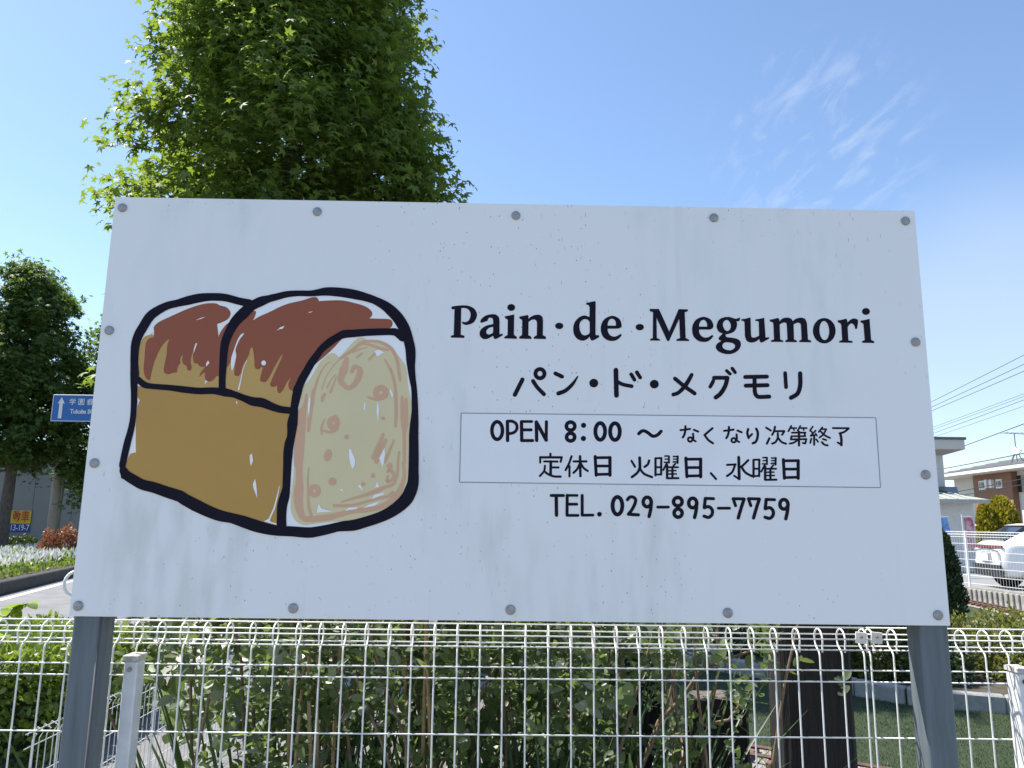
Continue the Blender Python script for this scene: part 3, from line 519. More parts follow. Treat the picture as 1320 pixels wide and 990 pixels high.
you = [([(440, 120), (440, 360)], 30), ([(440, 118), (525, 115)], 26), ([(522, 115), (520, 350)], 28), ([(445, 245), (520, 245)], 26), ([(445, 350), (520, 345)], 26), ([(572, 88), (622, 85)], 20), ([(630, 90), (630, 180)], 26), ([(575, 130), (620, 130)], 18), ([(565, 175), (625, 175)], 19), ([(695, 93), (755, 92)], 20), ([(755, 92), (752, 185)], 27), ([(695, 130), (745, 130)], 18), ([(690, 170), (745, 168)], 20),
       ([(600, 190), (550, 285)], 25), ([(605, 215), (605, 400)], 31), ([(720, 195), (680, 245)], 24), ([(620, 245), (760, 245)], 24), ([(680, 250), (680, 400)], 29), ([(620, 295), (730, 292)], 20), ([(620, 342), (735, 340)], 20), ([(605, 402), (765, 400)], 27)]
hi = [([(870, 115), (885, 380)], 40), ([(870, 132), (1085, 130)], 36), ([(1080, 130), (1080, 380)], 42), ([(885, 250), (1075, 250)], 36), ([(885, 370), (1085, 365)], 36)]
for cr, st, ddx, ddy in ((O1, [('o', 230, 220, 75, 125, 46)], 0, 0), (O1, [([(375, 90), (378, 362)], 43), ([(375, 88), (440, 88), (495, 120), (512, 175), (490, 230), (440, 258), (395, 262)], 38)], 0, 0),
               (O1, [([(575, 95), (578, 362)], 43), ([(575, 92), (720, 92)], 35), ([(585, 210), (712, 210)], 39), ([(580, 362), (732, 362)], 40)], 0, 0), (O1, [([(785, 100), (790, 360)], 44), ([(785, 100), (925, 355)], 46), ([(928, 95), (925, 350)], 40)], 0, 0),
               (O2, [('o', 137, 126, 48, 46, 38), ('o', 137, 250, 46, 44, 38)], 0, 0), (O2, [('d', 284, 117, 30, 30), ('d', 282, 266, 30, 30)], 0, 0), (O2, [('o', 473, 186, 55, 95, 40)], 0, 0), (O2, [('o', 640, 188, 55, 95, 40)], 0, 0), (O2, [([(910, 212), (945, 182), (980, 182), (1020, 205), (1060, 236), (1095, 238), (1130, 220), (1163, 185)], 34)], 0, 0),
               (O3, na, 0, 0), (O3, [([(588, 132), (475, 228)], 29), ([(475, 228), (530, 300), (595, 345)], 29)], 0, 0), (O3, na, 617, 10), (O3, [([(1095, 145), (1082, 200), (1100, 270)], 31), ([(1100, 265), (1150, 215)], 27), ([(1208, 140), (1230, 190), (1225, 270), (1200, 325), (1160, 345)], 32)], 0, 0),
               (O4, [([(85, 125), (150, 165)], 27), ([(130, 275), (95, 350)], 29), ([(210, 110), (195, 175), (170, 225)], 27), ([(195, 175), (335, 172)], 26), ([(342, 174), (310, 225)], 27), ([(250, 205), (248, 270), (215, 330), (170, 350)], 27), ([(250, 265), (300, 325), (365, 352)], 27)], 0, 0),
               (O4, [([(440, 100), (400, 175)], 24), ([(430, 130), (510, 130)], 22), ([(470, 135), (480, 160)], 20), ([(570, 100), (530, 165)], 22), ([(560, 130), (660, 130)], 22), ([(610, 135), (618, 158)], 20), ([(450, 195), (640, 195)], 24), ([(635, 195), (630, 240)], 26), ([(450, 245), (640, 245)], 23), ([(445, 245), (435, 290)], 26), ([(440, 290), (655, 287)], 25), ([(650, 290), (640, 345), (605, 340)], 25), ([(550, 180), (550, 375)], 29), ([(540, 290), (480, 335), (420, 350)], 25)], 0, 0),
               (O4, [([(745, 110), (705, 165)], 22), ([(705, 165), (745, 195)], 22), ([(785, 165), (715, 240)], 22), ([(715, 240), (800, 225)], 20), ([(785, 205), (805, 240)], 18), ([(765, 230), (765, 365)], 27), ([(725, 280), (710, 340)], 24), ([(795, 290), (820, 325)], 23), ([(880, 120), (830, 185)], 22), ([(870, 145), (935, 145)], 22), ([(935, 148), (895, 220), (840, 265)], 23), ([(860, 180), (920, 235), (990, 270)], 24), ([(890, 285), (935, 300)], 24), ([(875, 330), (910, 365), (955, 375)], 26)], 0, 0),
               (O4, [([(1030, 130), (1255, 132)], 25), ([(1250, 140), (1190, 185), (1125, 205)], 27), ([(1135, 205), (1150, 280), (1150, 370)], 33), ([(1150, 365), (1100, 335)], 25)], 0, 0),
               (O5, [([(270, 55), (270, 100)], 29), ([(125, 105), (430, 105)], 31), ([(125, 105), (125, 180)], 27), ([(430, 108), (415, 168)], 27), ([(180, 163), (370, 165)], 27), ([(275, 165), (272, 350)], 35), ([(285, 248), (385, 248)], 27), ([(192, 225), (180, 300), (120, 370)], 27), ([(185, 305), (240, 345), (320, 375), (415, 378)], 29)], 0, 0),
               (O5, [([(570, 90), (530, 200), (485, 285)], 29), ([(540, 230), (540, 375)], 29), ([(600, 163), (780, 162)], 29), ([(690, 90), (695, 370)], 33), ([(690, 185), (650, 270), (597, 325)], 29), ([(700, 190), (740, 255), (798, 298)], 29)], 0, 0),
               (O5, hi, 34, -22), (O6, [([(100, 155), (150, 240)], 29), ([(350, 150), (330, 205), (285, 240)], 31), ([(215, 110), (220, 250)], 37), ([(220, 240), (185, 320), (105, 385)], 33), ([(222, 270), (280, 340), (390, 385)], 31)], 0, 0),
               (O6, you, 0, 0), (O6, hi, 0, 0), (O6, [([(1225, 330), (1298, 412)], 29)], 0, 0),
               (O7, [([(355, 105), (362, 410)], 38), ([(360, 415), (290, 365)], 25), ([(190, 212), (310, 205)], 27), ([(305, 205), (265, 310), (190, 370)], 29), ([(490, 145), (395, 240)], 29), ([(390, 235), (450, 320), (540, 370)], 31)], 0, 0),
               (O7, you, 125, 22), (O7, hi, 118, 22)): letter(cr, st, patch, ddx, ddy)
N1 = (700, 630, 1320 / 170); N2 = (860, 630, 1320 / 170)
nine = [('o', 256, 143, 40, 48, 34), ([(298, 140), (290, 220), (275, 288)], 33)]
five = [([(382, 97), (465, 100)], 29), ([(382, 97), (372, 190)], 31), ([(372, 190), (420, 180), (452, 215), (448, 260), (415, 287), (370, 275)], 31)]
seven = [([(660, 100), (770, 102)], 29), ([(663, 105), (685, 170)], 29), ([(770, 105), (745, 180), (712, 293)], 32)]
for cr, st, ddx, ddy in ((N1, [([(82, 68), (205, 68)], 29), ([(132, 70), (135, 265)], 33)], 0, 0), (N1, [([(242, 65), (240, 262)], 29), ([(242, 67), (342, 67)], 25), ([(250, 155), (338, 155)], 27), ([(240, 267), (350, 267)], 27)], 0, 0), (N1, [([(392, 67), (392, 262)], 29), ([(392, 265), (500, 264)], 27)], 0, 0),
               (N1, [('d', 565, 255, 24, 24)], 0, 0), (N1, [('o', 745, 170, 49, 88, 37)], 0, 0), (N1, [([(845, 110), (865, 87), (895, 82), (926, 105), (920, 150), (890, 210), (855, 255)], 31), ([(855, 255), (955, 262)], 31)], 0, 0), (N1, nine, 787, -10), (N1, [([(1148, 184), (1255, 184)], 27)], 0, 0),
               (N2, [('o', 107, 130, 43, 42, 35), ('o', 110, 244, 40, 41, 35)], 0, 0), (N2, nine, 0, 0), (N2, five, 0, 0), (N2, [([(512, 195), (625, 195)], 27)], 0, 0), (N2, seven, 0, 0), (N2, seven, 153, 0), (N2, five, 610, 10), (N2, nine, 913, 13)): letter(cr, st, panel, ddx, ddy)

# ================================================================== THE WIRE MESH FENCE IN FRONT OF THE GARDEN
FY = 1.765                                                     # plane of the upright wires
WIRE_V, WIRE_H = .00195, .00165
fence = empty('mesh_fence', (0, FY, 0), 'white welded wire mesh fence with rolled top edge behind the signboard', 'fence')
zt = at_y(676, 806, FY + .008).z                               # top of the roll
RC = .0225; zc0 = zt - RC
prof = [(0, -.25), (0, zc0 - .036), (.002, zc0 - .029), (.008, zc0 - .0235)]
for k in range(13):
    a = rad(-58 + k * 22.8); prof.append((.003 + RC * math.cos(a), zc0 + RC * math.sin(a)))
prof += [(-.0165, zc0 - .017), (-.0145, zc0 - .025)]
vw = MB().tube([(0, y, z) for y, z in prof], WIRE_V, 7).mesh('vertical_wire'); vw.materials.append(M_FWHITE)
vw.polygons.foreach_set('use_smooth', [True] * len(vw.polygons))
x0 = at_y(560, 838, FY).x
def upright(x, me=vw, parent=fence, y=FY, name='vertical_wire'):
    o = bpy.data.objects.new(name, me); COL.objects.link(o); o.location = (x, y, 0); child(o, parent); return o
xs_end = at_y(1118, 850, FY).x
xs = [x0 + .05 * k for k in range(-36, 40)]
XL, XR = -1.75, 2.05
for x in xs:
    if XL < x < xs_end - .012: upright(x)
for x in [xs_end - .006, xs_end + .008]: upright(x)
for k in range(1, 20):
    if xs_end + .008 + .0512 * k < XR: upright(xs_end + .008 + .0512 * k)
zz = [at_y(676, y, FY).z for y in (859.6, 874.4, 946.6)]
zlow = [zz[2] - .125 * k for k in range(1, 8)]
hz = [(-.0046, z) for z in zz + zlow] + [(.003, zc0 + RC + .003), (-.0232, zc0 + .004), (.0290, zc0 + .008), (-.0205, zc0 - .019), (.0215, zc0 - .0165)]
for (dy_, z) in hz:
    for (a, c_) in ((XL - .02, xs_end - .001), (xs_end + .003, XR + .02)):
        b = MB(); b.tube([(a, FY + dy_, z), ((a + c_) / 2, FY + dy_, z - .0006), (c_, FY + dy_, z)], WIRE_H, 6); b.build('horizontal_wire', M_FWHITE, fence, True)
# posts stand on the near side of the mesh
M_FPOST = mat('white_aluminium_post', (0.70, 0.71, 0.71), 0.45, var=0.10, scale=18, bump=0.05, bscale=90)
M_CAP = mat('grimy_post_cap', (0.50, 0.48, 0.43), 0.7, var=0.35, scale=60)
for (px_, py_) in ((169, 852), (1319, 868)):
    p = at_y(px_, py_, FY - .045); w, d = .0285, .040; ztop = p.z
    po = MB().bbox((p.x, FY - .0065 - d / 2, ztop / 2 - .15), (w, d, ztop + .3), .003).build('fence_post', M_FPOST, fence)
    cap = MB().bbox((p.x, FY - .0065 - d / 2 - .001, ztop + .006), (w + .004, d + .006, .0115), .0015).build('cap', M_CAP, po)
    MB().disc((p.x + .001, FY - .0065 - d - .0035, ztop + .004), (0, -1, 0), .0026, .002, 10).build('screw', M_BOLT, po)
    MB().disc((p.x, FY - .0065 - d, ztop - .017), (0, -1, 0), .0052, .006, 6, 0).build('bolt', M_BOLT if px_ < 500 else M_RUST, po)
# clip plates that join the two panels at the roll
for (px_, py_) in ((1109, 822), (1129, 822)):
    p = at_y(px_, py_, FY - .02)
    pl = MB().bbox((p.x, FY - .0235, p.z), (.025, .0025, .024), .0008, Matrix.Rotation(rad(5), 3, 'Y')).build('clip_plate', M_FWHITE, fence)
    MB().disc((p.x, FY - .0248, p.z + .002), (0, -1, 0), .0032, .003, 8).build('bolt', M_BOLT, pl)
# low side fence running away along the path
M_FWHITE2 = mat('white_wire_dull', (0.66, 0.66, 0.64), 0.45, var=0.08, scale=20)
sf = empty('low_mesh_fence', (-1.86, 3.3, 0), 'low white wire mesh fence running away beside the grey path', 'fence')
vw2 = MB().tube([(0, 0, -.05), (0, 0, .62), (.015, 0, .645), (-.012, 0, .66), (-.02, 0, .64)], .002, 6).mesh('thin_wire'); vw2.materials.append(M_FWHITE2)
for k in range(50): upright(-1.86, vw2, sf, 3.3 + .05 * k)
for z in (.10, .22, .36, .48, .60, .655): b = MB(); b.tube([(-1.86, 3.25, z), (-1.86, 5.8, z)], .002, 6); b.build('horizontal_wire', M_FWHITE2, sf, True)
for y in (5.76,): MB().bbox((-1.885, y, .30), (.03, .04, .72), .003).build('fence_post', M_FPOST, sf)

# ================================================================== PLANTS BEHIND THE FENCE
def noise_lobe(v, seed):
    rs = np.random.default_rng(seed); out = np.zeros(len(v))
    for k in range(6):
        w_ = rs.normal(size=3) * (1.5 + k * 1.1); out += np.sin(v @ w_ + rs.uniform(0, 6.28)) / (1 + .55 * k)
    return out / 2.2
def rand_dirs(n): return norm(rng.normal(size=(n, 3)))

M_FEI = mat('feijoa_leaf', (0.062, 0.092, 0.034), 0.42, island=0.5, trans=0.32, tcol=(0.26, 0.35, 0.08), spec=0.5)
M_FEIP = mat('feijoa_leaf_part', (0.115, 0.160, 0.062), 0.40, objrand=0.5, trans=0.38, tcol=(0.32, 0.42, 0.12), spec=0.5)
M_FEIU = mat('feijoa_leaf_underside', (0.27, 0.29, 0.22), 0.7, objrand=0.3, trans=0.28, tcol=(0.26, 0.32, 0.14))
M_TWIG = mat('twig_bark', (0.16, 0.115, 0.075), 0.85, var=0.35, scale=40)
shrub = empty('grey_leaved_shrub', (-0.2, 2.3, 0), 'dense evergreen shrub with oval grey-green leaves pressing against the fence', 'shrub')
# stems
b = MB(); tips = []
for k in range(34):
    bx = -0.78 + 1.5 * (k + random.random()) / 34; by = 2.15 + random.random() * .4
    p = Vector((bx, by, 0)); pts = [p.copy()]; d = Vector((random.uniform(-.25, .25), random.uniform(-.3, .15), 1)).normalized()
    for j in range(7):
        d = (d + Vector((random.uniform(-.22, .22), random.uniform(-.2, .16), .1))).normalized(); p = p + d * random.uniform(.16, .21)
        if p.y < FY + .09: p.y = FY + .09 + random.random() * .05
        if p.z > 1.42: break
        pts.append(p.copy())
    b.tube(pts, [.010 * (1 - .1 * j) for j in range(len(pts))], 5, False)
# a low branch that reaches out to the right
br = [at_y(850, 930, 2.15), at_y(880, 900, 2.1), at_y(900, 868, 2.06), at_y(930, 852, 2.02), at_y(965, 840, 1.98), at_y(985, 822, 1.95)]
b.tube([Vector((.28, 2.3, .55))] + br, [.008, .007, .006, .005, .004, .003, .002], 5, False)
br2 = [at_y(905, 935, 2.1), at_y(940, 928, 2.08), at_y(960, 900, 2.05), at_y(980, 875, 2.0)]
b.tube([Vector((.36, 2.25, .62))] + br2, [.006, .005, .004, .003, .002], 5, False)
st = b.build('stems', M_TWIG, shrub, True)
# leafy shoots: opposite pairs of leaves along short twigs
LP, LD, LN, LS = [], [], [], []
def shoot(base, d, n, size):
    d = d / np.linalg.norm(d); side = np.cross(d, rng.normal(size=3)); side /= np.linalg.norm(side); o2 = np.cross(d, side)
    for i in range(n):
        c_ = base + d * (0.022 * i); ax = side if i % 2 else o2
        for sg in (-1, 1):
            dr = d * .75 + ax * sg * .8 + rng.normal(size=3) * .2 + np.array([0, 0, -.12])
            LP.append(c_); LD.append(dr); LN.append(d * .8 - ax * sg * .5 + np.array([0, -.05, .35]) + rng.normal(size=3) * .35); LS.append(size * rng.uniform(.6, 1.15) * (1 - .07 * i))
cnt = 0
while cnt < 2300:
    x = rng.uniform(-1.0, .84); y = FY + .10 + abs(rng.normal()) * .42; z = rng.uniform(.5, 1.44)
    if cnt % 4 == 0: z = rng.uniform(.05, .6)
    dens = 1.0 if x < .2 else max(.05, 1 - (x - .2) * 2.3)
    if x < -.70: dens *= .5 if z > 1.05 else .10
    if z < 1.04 and y < FY + .45: dens *= .30
    if rng.random() > dens: continue
    d = np.array([rng.normal() * .6, rng.normal() * .5 - .35, .9 + rng.normal() * .3]); shoot(np.array([x, y, z]), d, int(rng.integers(3, 5)), rng.uniform(.028, .047)); cnt += 1
for _ in range(1100):
    y = rng.uniform(2.35, 3.4); k_ = y / 2; x = rng.uniform(-.80 * k_, .34 * k_); z = rng.uniform(1.5 - .27 * y, 1.5 - .085 * y + .12) if _ % 5 else rng.uniform(.1, .8)
    d = np.array([rng.normal() * .6, rng.normal() * .5 - .35, .9 + rng.normal() * .3]); shoot(np.array([x, y, z]), d, int(rng.integers(3, 5)), rng.uniform(.045, .065))
for q in br[2:] + br2[1:]:
    for _ in range(3): shoot(np.array(q) + rng.normal(size=3) * .018, np.array([rng.normal() * .5 + .4, -.2, .8]), 3, .034)
LP, LD, LN, LS = (np.array(a) for a in (LP, LD, LN, LS))
LP[:, 1] = np.maximum(LP[:, 1], FY + .055)
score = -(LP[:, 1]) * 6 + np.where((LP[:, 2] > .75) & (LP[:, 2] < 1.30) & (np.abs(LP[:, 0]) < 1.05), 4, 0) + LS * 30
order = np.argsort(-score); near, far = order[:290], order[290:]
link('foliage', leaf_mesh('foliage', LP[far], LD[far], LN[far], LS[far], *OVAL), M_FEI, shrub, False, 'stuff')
variants = []
for k in range(4):
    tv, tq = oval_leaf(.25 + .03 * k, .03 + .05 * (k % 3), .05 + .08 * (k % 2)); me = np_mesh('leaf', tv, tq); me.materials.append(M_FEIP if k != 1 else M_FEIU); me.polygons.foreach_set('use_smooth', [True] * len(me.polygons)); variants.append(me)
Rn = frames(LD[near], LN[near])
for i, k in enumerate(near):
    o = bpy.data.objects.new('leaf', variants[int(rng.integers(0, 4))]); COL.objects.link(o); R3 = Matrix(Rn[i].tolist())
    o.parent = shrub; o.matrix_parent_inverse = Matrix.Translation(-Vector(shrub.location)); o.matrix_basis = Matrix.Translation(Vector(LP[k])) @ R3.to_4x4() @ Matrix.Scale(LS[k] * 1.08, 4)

# strap-leaved clump
def blade_mesh(L_, w, bend, lean):
    v = []; f = []; n = 9
    for i in range(n):
        t = i / (n - 1); z = L_ * (t - .35 * bend * t * t); x = L_ * (lean * t + bend * t ** 2.2 * .55); ww = w * (1 - t ** 3) * (.55 + .45 * min(1, t * 4)) * .5 + .0004
        v += [(x, -ww, z), (x - .006 * (1 - t), 0, z), (x, ww, z)]
    for i in range(n - 1):
        a = 3 * i; f += [(a, a + 1, a + 4, a + 3), (a + 1, a + 2, a + 5, a + 4)]
    me = bpy.data.meshes.new('blade'); me.from_pydata(v, [], f); me.update(); me.polygons.foreach_set('use_smooth', [True] * len(f)); return me
M_STRAP = mat('strap_leaf', (0.045, 0.078, 0.028), 0.36, objrand=0.5, trans=0.22, tcol=(0.10, 0.18, 0.03))
M_DRY = mat('dry_strap_leaf', (0.26, 0.19, 0.10), 0.7, objrand=0.3, trans=0.2, tcol=(0.3, 0.22, 0.1))
bl = [blade_mesh(L_, w, be, le) for (L_, w, be, le) in ((1.5, .024, .30, .22), (1.4, .028, .5, .28), (1.6, .022, .2, .12), (1.35, .026, .7, .3), (1.5, .020, .1, .40), (1.35, .022, .25, .48))]
for k, me in enumerate(bl): me.materials.append(M_STRAP)
bld = blade_mesh(.9, .02, .8, .4); bld.materials.append(M_DRY)
for ci, (cx, cy, n, lab) in enumerate(((-.44, 2.0, 150, 'clump of dark green strap leaves fanning out at the thin left end of the shrub'), (-.08, 2.2, 120, 'clump of dark green strap leaves deep under the middle of the shrub'), (.17, 2.02, 130, 'clump of dark green strap leaves beside the tallest of the cut timbers'))):
    cl = empty('strap_leaf_plant', (cx, cy, 0), lab, 'plant', 'strap-leaved plants behind the fence')
    for k in range(n):
        o = bpy.data.objects.new('blade', bld if k % 12 == 0 else bl[k % 6]); COL.objects.link(o); o.parent = cl
        a = random.uniform(-.15, math.pi + .15); r0 = random.random() * .14
        o.location = (r0 * math.cos(a), r0 * .8 * math.sin(a), -.01); o.rotation_euler = (random.uniform(-.12, .12), random.uniform(-.1, .15), a); s_ = random.uniform(.62, .88); o.scale = (s_, s_, s_)
# tan dead canes
M_CANE = mat('dry_cane', (0.30, 0.215, 0.115), 0.7, var=0.25, scale=30)
canes = empty('dead_cane_clump', (-.4, 2.02, 0), 'clump of dry tan canes standing upright inside the shrub', 'canes')
for (px_, lean) in ((372, .01), (386, -.02), (398, .03), (408, .02), (432, -.01), (522, .02), (546, .0), (553, .03)):
    p = at_y(px_, 930, 1.93 + random.random() * .12)
    b = MB(); b.tube([(p.x + lean * 2 + .04, p.y + .08, 0), (p.x + lean, p.y + .04, .6), (p.x, p.y, 1.05), (p.x - lean, p.y, 1.5)], [.006, .0055, .005, .003], 6, False); b.build('cane', M_CANE, canes, True)

# ================================================================== TIMBERS, TRACK, LAWN EDGE
def timber_material():
    m = mat('weathered_sleeper', (0.012, 0.0105, 0.0095), 0.9, var=0.6, scale=3.2, stretch=(9, 9, .9), bump=0.9, bscale=7, detail=8); return m
M_TIMBER = timber_material()
M_TTOP = mat('timber_end_grain', (0.12, 0.10, 0.08), 0.95, var=0.4, scale=40, bump=0.4, bscale=60)
def timber(px0, px1, ytop, Y, ztop, d, lab, rz=0):
    a = at_y(px0, 960, Y); c_ = at_y(px1, 960, Y); w = c_.x - a.x
    root = empty('timber_post', ((a.x + c_.x) / 2, Y + d / 2, 0), lab, 'timber', 'old timbers standing behind the fence')
    # chamfered, slightly uneven beam with split edges
    n = 10; prof = []
    for (sx, sy) in ((-1, -1), (1, -1), (1, 1), (-1, 1)):
        e = [(sx * (w / 2), sy * (d / 2 - .014)), (sx * (w / 2 - .014), sy * (d / 2))]
        prof += e if sx * sy > 0 else e[::-1]
    # intermediate points along the front give ragged faces
    v = []; f = []; levels = 14; pr = []
    for i in range(len(prof)):
        p, q = Vector(prof[i]), Vector(prof[(i + 1) % len(prof)]); k = max(1, int((q - p).length / .03))
        pr += [p + (q - p) * (j / k) for j in range(k)]
    m_ = len(pr); off = [random.uniform(-.004, .004) for _ in pr]
    for l in range(levels):
        z = -.1 + (ztop + .1) * l / (levels - 1)
        for j, p in enumerate(pr):
            nn = p.normalized(); o_ = off[j] + random.uniform(-.0015, .0015); zz_ = z + (random.uniform(-.006, .004) if l == levels - 1 else 0); v.append((p.x + nn.x * o_ + root.location.x, p.y + nn.y * o_ + root.location.y, zz_))
    for l in range(levels - 1):
        for j in range(m_): f.append((l * m_ + j, l * m_ + (j + 1) % m_, (l + 1) * m_ + (j + 1) % m_, (l + 1) * m_ + j))
    b = MB(); b.add(v, f); b.build('beam', M_TIMBER, root)
    b = MB(); b.add([v[(levels - 1) * m_ + j] for j in range(m_)] + [(root.location.x, root.location.y, ztop - .004)], [(j, (j + 1) % m_, m_) for j in range(m_)]); b.build('sawn_top', M_TTOP, root)
    return root
timber(1013, 1107, 806, 2.32, 1.62, .13, 'tall dark weathered timber post rising behind the bottom edge of the signboard')
timber(893, 968, 900, 2.58, at_y(930, 903, 2.58).z, .16, 'shortest dark weathered timber post, cut off well below the fence top')
timber(787, 856, 838, 2.86, at_y(820, 842, 2.86).z, .16, 'dark weathered timber post of middle height half hidden by the shrub')
# narrow-gauge garden track
M_RAIL = mat('rusty_rail', (0.085, 0.045, 0.032), 0.7, metal=0.3, var=0.4, scale=25)
M_SLEEP = mat('track_sleeper', (0.14, 0.075, 0.055), 0.9, var=0.4, scale=20, bump=0.3, bscale=50)
M_BALLAST = mat('pale_ballast', (0.30, 0.265, 0.235), 0.95, var=0.35, scale=45, bump=0.8, bscale=90)
def track(pts, lab, step=.16, gauge=.19):
    P = [Vector((p[0], p[1], 0)) for p in pts]; Q = []
    for i in range(len(P) - 1):
        k = max(2, int((P[i + 1] - P[i]).length / step))
        a, b_, c0, d0 = P[max(i - 1, 0)], P[i], P[i + 1], P[min(i + 2, len(P) - 1)]
        for j in range(k):
            t = j / k; Q.append(.5 * ((2 * b_) + (-a + c0) * t + (2 * a - 5 * b_ + 4 * c0 - d0) * t * t + (-a + 3 * b_ - 3 * c0 + d0) * t ** 3))
    Q.append(P[-1]); root = empty('garden_railway_track', (P[0].x, P[0].y, 0), lab, 'railway track', 'garden railway')
    T = [(Q[min(i + 1, len(Q) - 1)] - Q[max(i - 1, 0)]).normalized() for i in range(len(Q))]; Nn = [Vector((-t.y, t.x, 0)) for t in T]
    v = []; f = []
    for q, n_ in zip(Q, Nn): v += [tuple(q + n_ * .27 + Vector((0, 0, .012))), tuple(q - n_ * .27 + Vector((0, 0, .012)))]
    for i in range(len(Q) - 1): f.append((2 * i, 2 * i + 1, 2 * i + 3, 2 * i + 2))
    MB().add(v, f).build('ballast_bed', M_BALLAST, root)
    for sg in (-1, 1):
        b = MB(); b.tube([q + n_ * sg * gauge / 2 + Vector((0, 0, .062)) for q, n_ in zip(Q, Nn)], .013, 4, False); b.build('rail', M_RAIL, root)
    sl = MB().bbox((0, 0, .03), (.05, .34, .036), .004).mesh('sleeper'); sl.materials.append(M_SLEEP)
    for q, t in zip(Q, T):
        o = bpy.data.objects.new('sleeper', sl); COL.objects.link(o); o.parent = root; o.matrix_parent_inverse = Matrix.Translation(-Vector(root.location)); o.location = q; o.rotation_euler = (0, 0, math.atan2(t.y, t.x) + random.uniform(-.05, .05))
g = [at_z(*q) for q in ((700, 898), (738, 922), (875, 962), (1000, 985))]; ext = g[-1] + (g[-1] - g[-2]) * 1.2
track([g[0] + (g[0] - g[1]) * .8] + g + [ext], 'narrow garden railway track crossing the lawn behind the cut timbers')
g2 = [at_z(*q) for q in ((1195, 771), (1240, 777), (1285, 786), (1330, 797), (1390, 815))]
track(g2, 'narrow garden railway track curving past the ribbed retaining wall', .2)
# concrete edging
M_CONC2 = M_CONC
kp = [at_z(*q) for q in ((800, 842), (873, 857), (1012, 879), (1105, 897), (1170, 908), (1226, 914), (1297, 920), (1400, 930))]
edge = empty('concrete_edging', kp[0], 'low concrete edging stones around the shrub bed on the lawn', 'edging')
for i in range(len(kp) - 1):
    n_ = max(1, round((kp[i + 1] - kp[i]).length / .6))
    for j in range(n_):
        a = kp[i].lerp(kp[i + 1], j / n_); c_ = kp[i].lerp(kp[i + 1], (j + 1) / n_); mid = (a + c_) / 2; t = (c_ - a)
        MB().bbox((mid.x, mid.y, .055), (t.length - .006, .12, .18 + random.uniform(-.004, .004)), .012, Matrix.Rotation(math.atan2(t.y, t.x), 3, 'Z')).build('edging_stone', M_CONC2, edge)
bedpts = [(p.x, p.y + .05) for p in kp] + [(9.0, 9.2), (6.5, 10.2), (3.2, 11.3)]
sheet('planting_bed', bedpts, 0.03, M_SOIL)
# short turf fibres where the lawn is near
n = 100000; tp = np.stack([rng.uniform(.3, 5.6, n), rng.uniform(3.8, 9.2, n), np.full(n, .006)], 1)
td = np.stack([rng.normal(size=n) * .35, rng.normal(size=n) * .35, np.ones(n)], 1); tn = rng.normal(size=(n, 3))
M_TURF = mat('turf_fibre', (0.034, 0.068, 0.014), 0.6, island=0.4)
link('turf', leaf_mesh('turf', tp, td, tn, rng.uniform(.012, .024, n), DIAM[0] * np.array([.3, 1, 1]), DIAM[1]), M_TURF, None, False, 'stuff')['label'] = 'short green artificial turf of the lawn'

# low shrubs in the bed, each its own
M_YEL = mat('yellow_green_leaf', (0.115, 0.125, 0.025), 0.5, island=0.4, trans=0.28, tcol=(0.34, 0.36, 0.05))
M_DKLEAF = mat('dark_shrub_leaf', (0.045, 0.07, 0.025), 0.5, island=0.4, trans=0.2, tcol=(0.12, 0.2, 0.04))
def bush(name, c0, rx, ry, h, nleaf, size, m, lab, cat='shrub', group=None, shell=.55, stem=True, tpl=OVAL, z0=0.02):
    root = empty(name, (c0[0], c0[1], z0), lab, cat, group)
    u = rand_dirs(nleaf); u[:, 2] = np.abs(u[:, 2]) * 1.0 - .12; u = norm(u); rr = (shell + (1 - shell) * rng.random(nleaf) ** .5) * (1 + .22 * noise_lobe(u * 1.8, int(abs(c0[0]) * 100) % 999))
    P = np.stack([c0[0] + u[:, 0] * rr * rx, c0[1] + u[:, 1] * rr * ry, z0 + .02 + np.clip(u[:, 2] * .85 + .12, 0, 2) * rr * h], 1)
    Dd = u + rng.normal(size=u.shape) * .6; Dd[:, 2] += .25; Nn = u * .7 + rng.normal(size=u.shape) * .5; Nn[:, 2] += .5
    link('crown', leaf_mesh('crown', P, Dd, Nn, size * rng.uniform(.6, 1.3, nleaf), *tpl), m, root, False, 'stuff')
    if stem:
        b = MB()
        for k in range(5): a = k * 1.26; b.tube([(c0[0] + .03 * math.cos(a), c0[1] + .03 * math.sin(a), z0 - .03), (c0[0] + rx * .4 * math.cos(a), c0[1] + ry * .4 * math.sin(a), z0 + h * .5), (c0[0] + rx * .7 * math.cos(a), c0[1] + ry * .7 * math.sin(a), z0 + h * .85)], [.014, .009, .004], 5, False)
        b.build('stems', M_TWIG, root, True)
    return root
for (px_, py_, rx, h, m, lab) in ((1060, 868, .42, .62, M_DKLEAF, 'dark leafy shrub in the bed directly behind the tall timber post'), (1135, 876, .36, .62, M_YEL, 'yellow-green shrub in the edged bed between timber post and steel post'), (1195, 880, .40, .58, M_DKLEAF, 'dark leafy shrub in the edged bed behind the right steel post'),
                              (1262, 872, .46, .66, M_YEL, 'rounded yellow-green shrub in the edged bed right of the steel post'), (1335, 880, .5, .62, M_YEL, 'yellow-green shrub in the edged bed behind the white fence post'), (960, 846, .38, .5, M_DKLEAF, 'low dark shrub at the narrow end of the edged bed')):
    p = at_z(px_, py_); bush('bed_shrub', (p.x, p.y), rx, rx * .9, h, 2600, .045, m, lab, 'shrub', 'shrubs in the edged bed')

